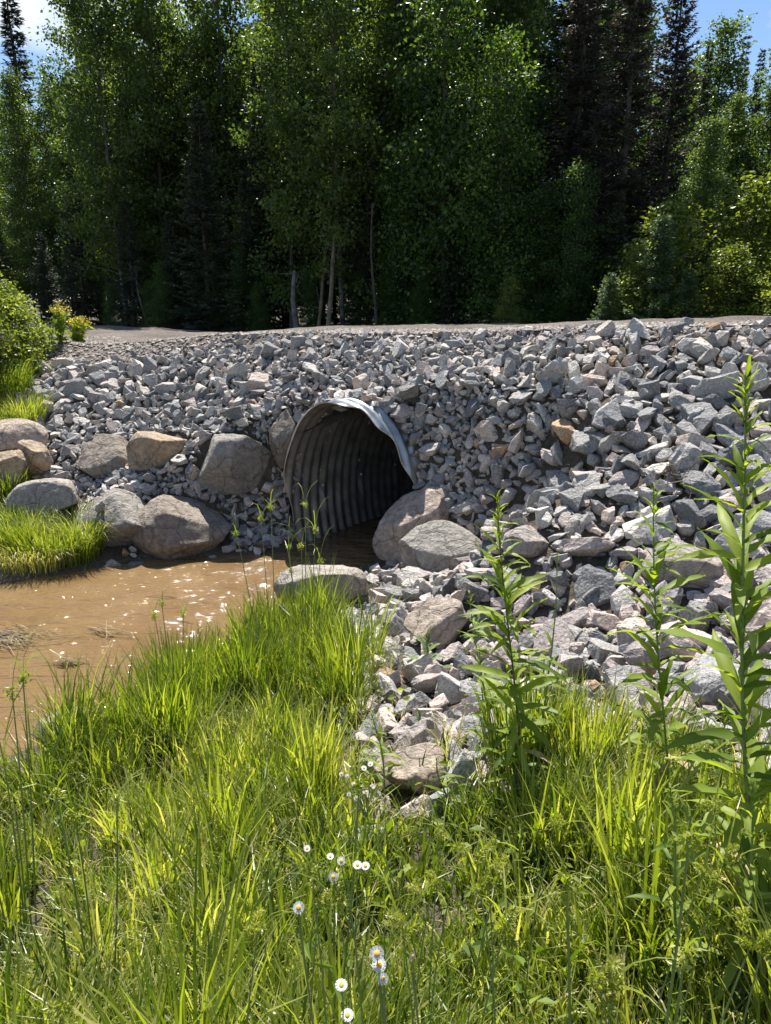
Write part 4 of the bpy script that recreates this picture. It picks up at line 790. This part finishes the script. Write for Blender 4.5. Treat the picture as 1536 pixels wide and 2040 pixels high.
# sedge stalks with drooping bracts
def sedge(px, py_top, py_bot, depth, label, seed, nst=5, droop=0.32):
    R = np.random.default_rng(seed); B = at_depth(px, py_bot, depth); B[2] = H1(B[0], B[1]); T = at_depth(px, py_top, depth); o = empty('sedge_plant', tuple(B)); tag(o, label, 'sedge'); hgt = T[2] - B[2]
    for i in range(nst):
        hh = hgt * (1 if i == 0 else R.uniform(0.55, 0.95)); dx = R.normal(0, 0.06, 2); kk = np.linspace(0, 1, 6)[:, None]; P = np.array([dx[0] * 0.5, dx[1] * 0.5, 0]) + np.array([dx[0], dx[1], hh]) * kk + np.array([0.02, 0, 0]) * np.sin(kk * 2)
        S = Soup(); S.tube(P, np.linspace(0.0045, 0.0025, 6), 5); st = link('stalk', S.mesh('stalk', M['stem']), o); n = 3
        a = R.uniform(0, math.tau, n); V, F, nv = blades_np(np.repeat(P[-1:], n, 0), R.uniform(0.7, 1.2, n) * droop, np.full(n, 0.0055), a, R.uniform(1.6, 2.6, n), R, lean=R.uniform(0.1, 0.6, n)); S = Soup(); S.add(V, F3=F, tint=0.55)
        sp = P[-1] + R.normal(0, 0.012, (60, 3)); V, F = leaves_np(sp, R.normal(size=(60, 3)), 0.02, R, 0.4); S.add(V, F3=F, tint=0.7); link('bract', S.mesh('bract', M['grass']), st)
sedge(602, 990, 1260, 6.3, 'drooping sedge stalks in front of the culvert mouth', 1, 6, 0.36)
sedge(545, 985, 1290, 6.2, 'sedge stalk left of the drooping stalks, over the water', 2, 3, 0.25)
sedge(345, 1170, 1420, 5.5, 'thin dark sedge stalk standing over the muddy water', 3, 3, 0.2)
sedge(170, 1530, 1800, 2.6, 'dark sedge stalks at lower left of picture', 4, 3, 0.22)
sedge(20, 1290, 1720, 3.0, 'arching sedge at the left picture edge over the water', 5, 6, 0.4)
sedge(1320, 1600, 2030, 1.5, 'near dark sedge stalk crossing the lower right grass', 7, 2, 0.10)
sedge(1205, 1600, 1980, 1.6, 'near sedge stalk left of the dark one at lower right', 8, 1, 0.08)
sedge(640, 1560, 1990, 2.2, 'dark sedge stalk left of the daisy cluster', 6, 2, 0.12)

# sedges with yellow-green spiky seed heads in the foreground
SPIKE = None
def spiky_sedge(px, py, depth, lean, group):
    global SPIKE
    if SPIKE is None:
        R = np.random.default_rng(9); n = 170; z = R.uniform(0, 0.034, n); a = R.uniform(0, math.tau, n); d = np.stack([np.cos(a), np.sin(a), np.full(n, 0.55)], -1); S = Soup()
        V, F = leaves_np(np.stack([0.003 * np.cos(a), 0.003 * np.sin(a), z], -1), d, R.uniform(0.006, 0.011, n), R, 0.35); S.add(V, F3=F, tint=np.repeat(R.uniform(0.6, 0.85, n), 4)); SPIKE = S.mesh('seed_spike', M['grass'])
    R = np.random.default_rng(int(px + py)); T = at_depth(px, py, depth); B = np.array([T[0] - lean * 0.2, T[1] + 0.02, 0]); B[2] = H1(B[0], B[1]); o = empty('spiky_sedge', tuple(B)); D = T - B; kk = np.linspace(0, 1, 6)[:, None]
    P = D * kk + np.array([-lean * 0.1, 0, 0.02]) * np.sin(kk * math.pi); S = Soup(); S.tube(P, np.linspace(0.0025, 0.0014, 6), 5); link('stalk', S.mesh('stalk', M['stem']), o)
    for j in range(3):
        f = link('seed_spike', SPIKE, o); f.location = P[-1] + np.array([R.normal(0, 0.008), R.normal(0, 0.008), -0.016 * j]); f.rotation_euler = (R.normal(0, 0.6), R.normal(0, 0.6), R.uniform(0, 6)); f.scale = (R.uniform(0.8, 1.15),) * 3
    V, F, nv = blades_np(np.repeat(P[-1:] - np.array([0, 0, 0.02]), 3, 0), np.array([0.16, 0.12, 0.14]), np.full(3, 0.004), R.uniform(0, 6.28, 3), R.uniform(0.5, 1.6, 3), R, lean=np.array([0.4, 0.7, 0.5])); S = Soup(); S.add(V, F3=F, tint=0.6); link('bracts', S.mesh('bracts', M['grass']), o)
    tag(o, f'sedge with yellow-green spiky seed heads {group}', 'sedge', f'spiky sedges {group}')
for (px, py, dp, ln) in [(920, 1690, 1.75, 0.3), (965, 1685, 1.8, -0.2), (880, 1660, 1.9, 0.1), (1000, 1720, 1.6, 0.3), (950, 1735, 1.55, -0.3), (1010, 1830, 1.2, 0.3), (800, 1830, 1.25, -0.2), (860, 1765, 1.5, 0.2)]: spiky_sedge(px, py, dp, ln, 'in the grass right of the daisies')
for (px, py, dp, ln) in [(1200, 1945, 1.05, -0.3), (1215, 1965, 1.05, 0.2), (1445, 1710, 1.5, 0.2), (1500, 1870, 1.15, 0.3), (1525, 1865, 1.15, 0.1), (1105, 1640, 2.0, 0.2), (1425, 1610, 2.0, -0.2), (1400, 1740, 1.5, 0.3)]: spiky_sedge(px, py, dp, ln, 'at the lower right of the picture')
for (px, py, dp, ln) in [(515, 1845, 1.35, 0.3), (670, 1785, 1.4, -0.2), (640, 1760, 1.5, 0.2), (120, 2010, 0.95, 0.3)]: spiky_sedge(px, py, dp, ln, 'in the grass left of the daisies')

# daisies
def petals_mesh():
    S = Soup(); n = 34
    for i in range(n):
        a = i * math.tau / n; c, s_ = math.cos(a), math.sin(a); w = 0.042; z = 0.09 * math.sin(i * 2.1)
        S.add([(0.3 * c + w * s_, 0.3 * s_ - w * c, 0), (1.0 * c + w * s_, 1.0 * s_ - w * c, z), (1.0 * c - w * s_, 1.0 * s_ + w * c, z), (0.3 * c - w * s_, 0.3 * s_ + w * c, 0)], F4=[(0, 1, 2, 3)])
    return S.mesh('petals', M['petal'])
def disc_mesh():
    bm = bmesh.new(); bmesh.ops.create_uvsphere(bm, u_segments=12, v_segments=6, radius=0.42)
    for v in bm.verts: v.co.z = v.co.z * 0.55 + 0.06
    me = bpy.data.meshes.new('disc'); bm.to_mesh(me); bm.free(); me.materials.append(M['disc']); return me
PETALS, DISC = petals_mesh(), disc_mesh()
def daisy(px, py, depth, heads, label, r=0.0115, stem_px=None, seed=1):
    R = random.Random(seed); T = at_depth(px, py, depth); bx = at_depth(*(stem_px or (px + 10, py + 300)), depth); B = np.array([bx[0], bx[1], 0]); B[2] = H1(B[0], B[1]); o = empty('daisy_plant', tuple(B)); tag(o, label, 'flower')
    D = T - B; S = Soup(); kk = np.linspace(0, 1, 8)[:, None]; P = D * kk + np.array([0.03, 0, 0]) * np.sin(kk * math.pi); P[-1] = D + np.array([0, 0, -0.03]); S.tube(P, np.linspace(0.003, 0.0016, 8), 5)
    for (hx, hy, tilt, ta) in heads:
        Hp = at_depth(px + hx, py + hy, depth) - B; S.tube([P[6], (P[6] + Hp) / 2 + np.array([0, 0, -0.012]), Hp + np.array([0, 0, -0.003])], [0.0014, 0.0012, 0.001], 4)
    link('stem', S.mesh('stem', M['stem']), o)
    for (hx, hy, tilt, ta) in heads:
        Hp = at_depth(px + hx, py + hy, depth) - B; f = link('petals', PETALS, o); f.location = Hp; rr = r * R.uniform(0.62, 0.85); f.scale = (rr,) * 3; f.rotation_euler = Euler((tilt, 0, ta)); link('disc', DISC, f)
    S = Soup(); Rn = np.random.default_rng(seed); m = 9; q = Rn.uniform(0.2, 0.85, m); pos = D * q[:, None]; V, F = leaves_np(pos, Rn.normal(size=(m, 3)) + np.array([0, 0, 0.4]), 0.06, Rn, 0.25); S.add(V, F3=F, tint=0.5); link('stem_leaves', S.mesh('stem_leaves', M['weed']), o)
daisy(595, 1808, 1.05, [(0, 0, 0.75, 0.0)], 'single white daisy with yellow centre at left of others', 0.0125, seed=1)
daisy(755, 1930, 0.95, [(-4, -30, 0.8, 0.1), (0, -8, 0.5, 0.2), (8, 20, 0.8, -0.1)], 'column of three white daisies near the bottom of picture', 0.011, seed=2)
daisy(690, 1725, 1.35, [(-10, -10, 0.7, 0.2), (22, -2, 0.3, 0.1), (38, 0, 0.35, -0.2), (-26, 22, 0.9, 0.4)], 'loose group of white daisies below the grey boulder', 0.0115, seed=3)
daisy(700, 1560, 2.3, [(-20, -18, 0.7, 0.2), (-8, -14, 0.7, 0), (5, 2, 0.6, 0.4), (-5, 22, 0.6, 0.2), (14, -10, 0.6, -0.3), (20, 8, 0.8, 0), (25, -30, 0.4, 0.2), (38, -38, 0.4, -0.2), (10, 30, 0.7, 0.3), (30, 18, 0.6, 0.1)], 'flowering head of many small white daisies on a bent stem', 0.011, (860, 1720), seed=4)
daisy(612, 1690, 1.6, [(0, 0, 0.4, 0), (46, 16, 0.3, 0.2)], 'two small daisies left of the loose group', 0.010, seed=5)
daisy(680, 1962, 0.95, [(0, 0, 0.25, 0.3), (12, 60, 0.3, 0)], 'drooping pale daisies at the bottom edge of picture', 0.010, seed=6)
daisy(822, 1905, 1.05, [(0, 0, 1.4, 0.9)], 'sideways-facing daisy right of the column of three', 0.010, seed=7)

# yellow flowers at the end of the road on the left
for k, (px, py, dp, h, lb) in enumerate([(118, 655, 14.0, 0.75, 'tall yellow-flowered weed at the left road end'), (152, 662, 14.2, 0.45, 'smaller yellow-flowered weed at the road end'), (85, 660, 13.6, 0.7, 'broad-leaved green weed left of the yellow flowers')]):
    R = np.random.default_rng(70 + k); P = at_depth(px, py, dp); P[2] = H1(P[0], P[1]); o = empty('flowering_weed', tuple(P)); tag(o, lb, 'plant'); S = Soup(); tips = []
    for j in range(9):
        a = R.uniform(0, 6.28); q = R.uniform(0.05, 0.28); tp = np.array([q * math.cos(a), q * math.sin(a), h * R.uniform(0.75, 1.0)]); S.tube([(0, 0, 0), tp * np.array([0.6, 0.6, 0.5]), tp], [0.008, 0.006, 0.003], 4); tips.append(tp)
    link('stem', S.mesh('stem', M['stem']), o); n = 140; q = R.uniform(0.05, 0.9, n); tps = np.array(tips)[R.integers(0, 9, n)]; V, F = leaves_np(tps * q[:, None], R.normal(size=(n, 3)) + np.array([0, 0, 0.3]), R.uniform(0.08, 0.2, n), R, 0.4); S = Soup(); S.add(V, F3=F, tint=np.repeat(R.uniform(0.3, 0.9, n), 4)); link('foliage', S.mesh('foliage', M['weed']), o)
    if k < 2:
        S = Soup(); c = np.repeat(np.array(tips), 26, 0) + R.normal(0, 1, (9 * 26, 3)) * np.array([0.05, 0.05, 0.035]); V, F = leaves_np(c, R.normal(size=c.shape) + np.array([0, 0, 0.8]), 0.035, R, 0.8); S.add(V, F3=F); link('blossom', S.mesh('blossom', M['yellow']), o)

# debris in the stream
def debris(px, py, n, L, spread, label, seed):
    R = np.random.default_rng(seed); d = ray(px, py); lam = -EYE / d[2]; P = CAM + lam * d; o = empty('drift_debris', (P[0], P[1], 0.0)); tag(o, label, 'debris'); S = Soup(); a0 = R.uniform(-0.5, 0.5)
    for i in range(n):
        a = a0 + R.normal(0, 0.5); c = R.normal(0, 1, 2) * spread; l = L * R.uniform(0.3, 1); v = np.array([math.cos(a), math.sin(a), R.normal(0, 0.08)]) * l / 2; c3 = np.array([c[0], c[1] * 0.5, R.uniform(0.0, 0.04)]); S.tube([c3 - v, c3 + np.array([0, 0, 0.02]), c3 + v], [0.002, 0.004, 0.002], 4)
    link('straw', S.mesh('straw', M['straw']), o)
    if spread < 0.2: return
    V, F = blob(seed, 4, 0.2, 3); mound = link('mud', mesh_np('mud', V * np.array([spread * 1.2, spread * 0.7, 0.05]), F, M['soil'], smooth=True), o)
debris(140, 1325, 40, 0.22, 0.06, 'small clump of straw debris snagged in the stream', 1)
debris(0, 1275, 160, 0.35, 0.24, 'mud bar with matted straw at the left edge of stream', 2)
debris(215, 1262, 16, 0.45, 0.08, 'drifting grass stems in mid-stream', 3)
d = ray(128, 1415); P = CAM + d * (-EYE / d[2]); S = Soup(); S.tube([(-0.1, -0.04, -0.03), (0.0, 0.0, 0.03), (0.09, 0.05, 0.09)], [0.015, 0.016, 0.012], 6); o = link('stick', S.mesh('stick', M['bark'])); o.location = P; tag(o, 'short black stick poking out of the water near the bank', 'stick')
P, dd = hit(1330, 985); S = Soup(); R = np.random.default_rng(4)
for j in range(7): S.tube(np.cumsum(np.concatenate([[[R.uniform(-.2, .1), 0, 0.2]], R.normal(0, 0.07, (6, 3)) + np.array([0.06, -0.01, 0.0])]), 0), np.linspace(0.006, 0.002, 7), 4)
o = link('dry_twig', S.mesh('dry_twig', M['dead_wood'])); o.location = P; tag(o, 'dry curled twig lying on the rocks near the right plants', 'twig')
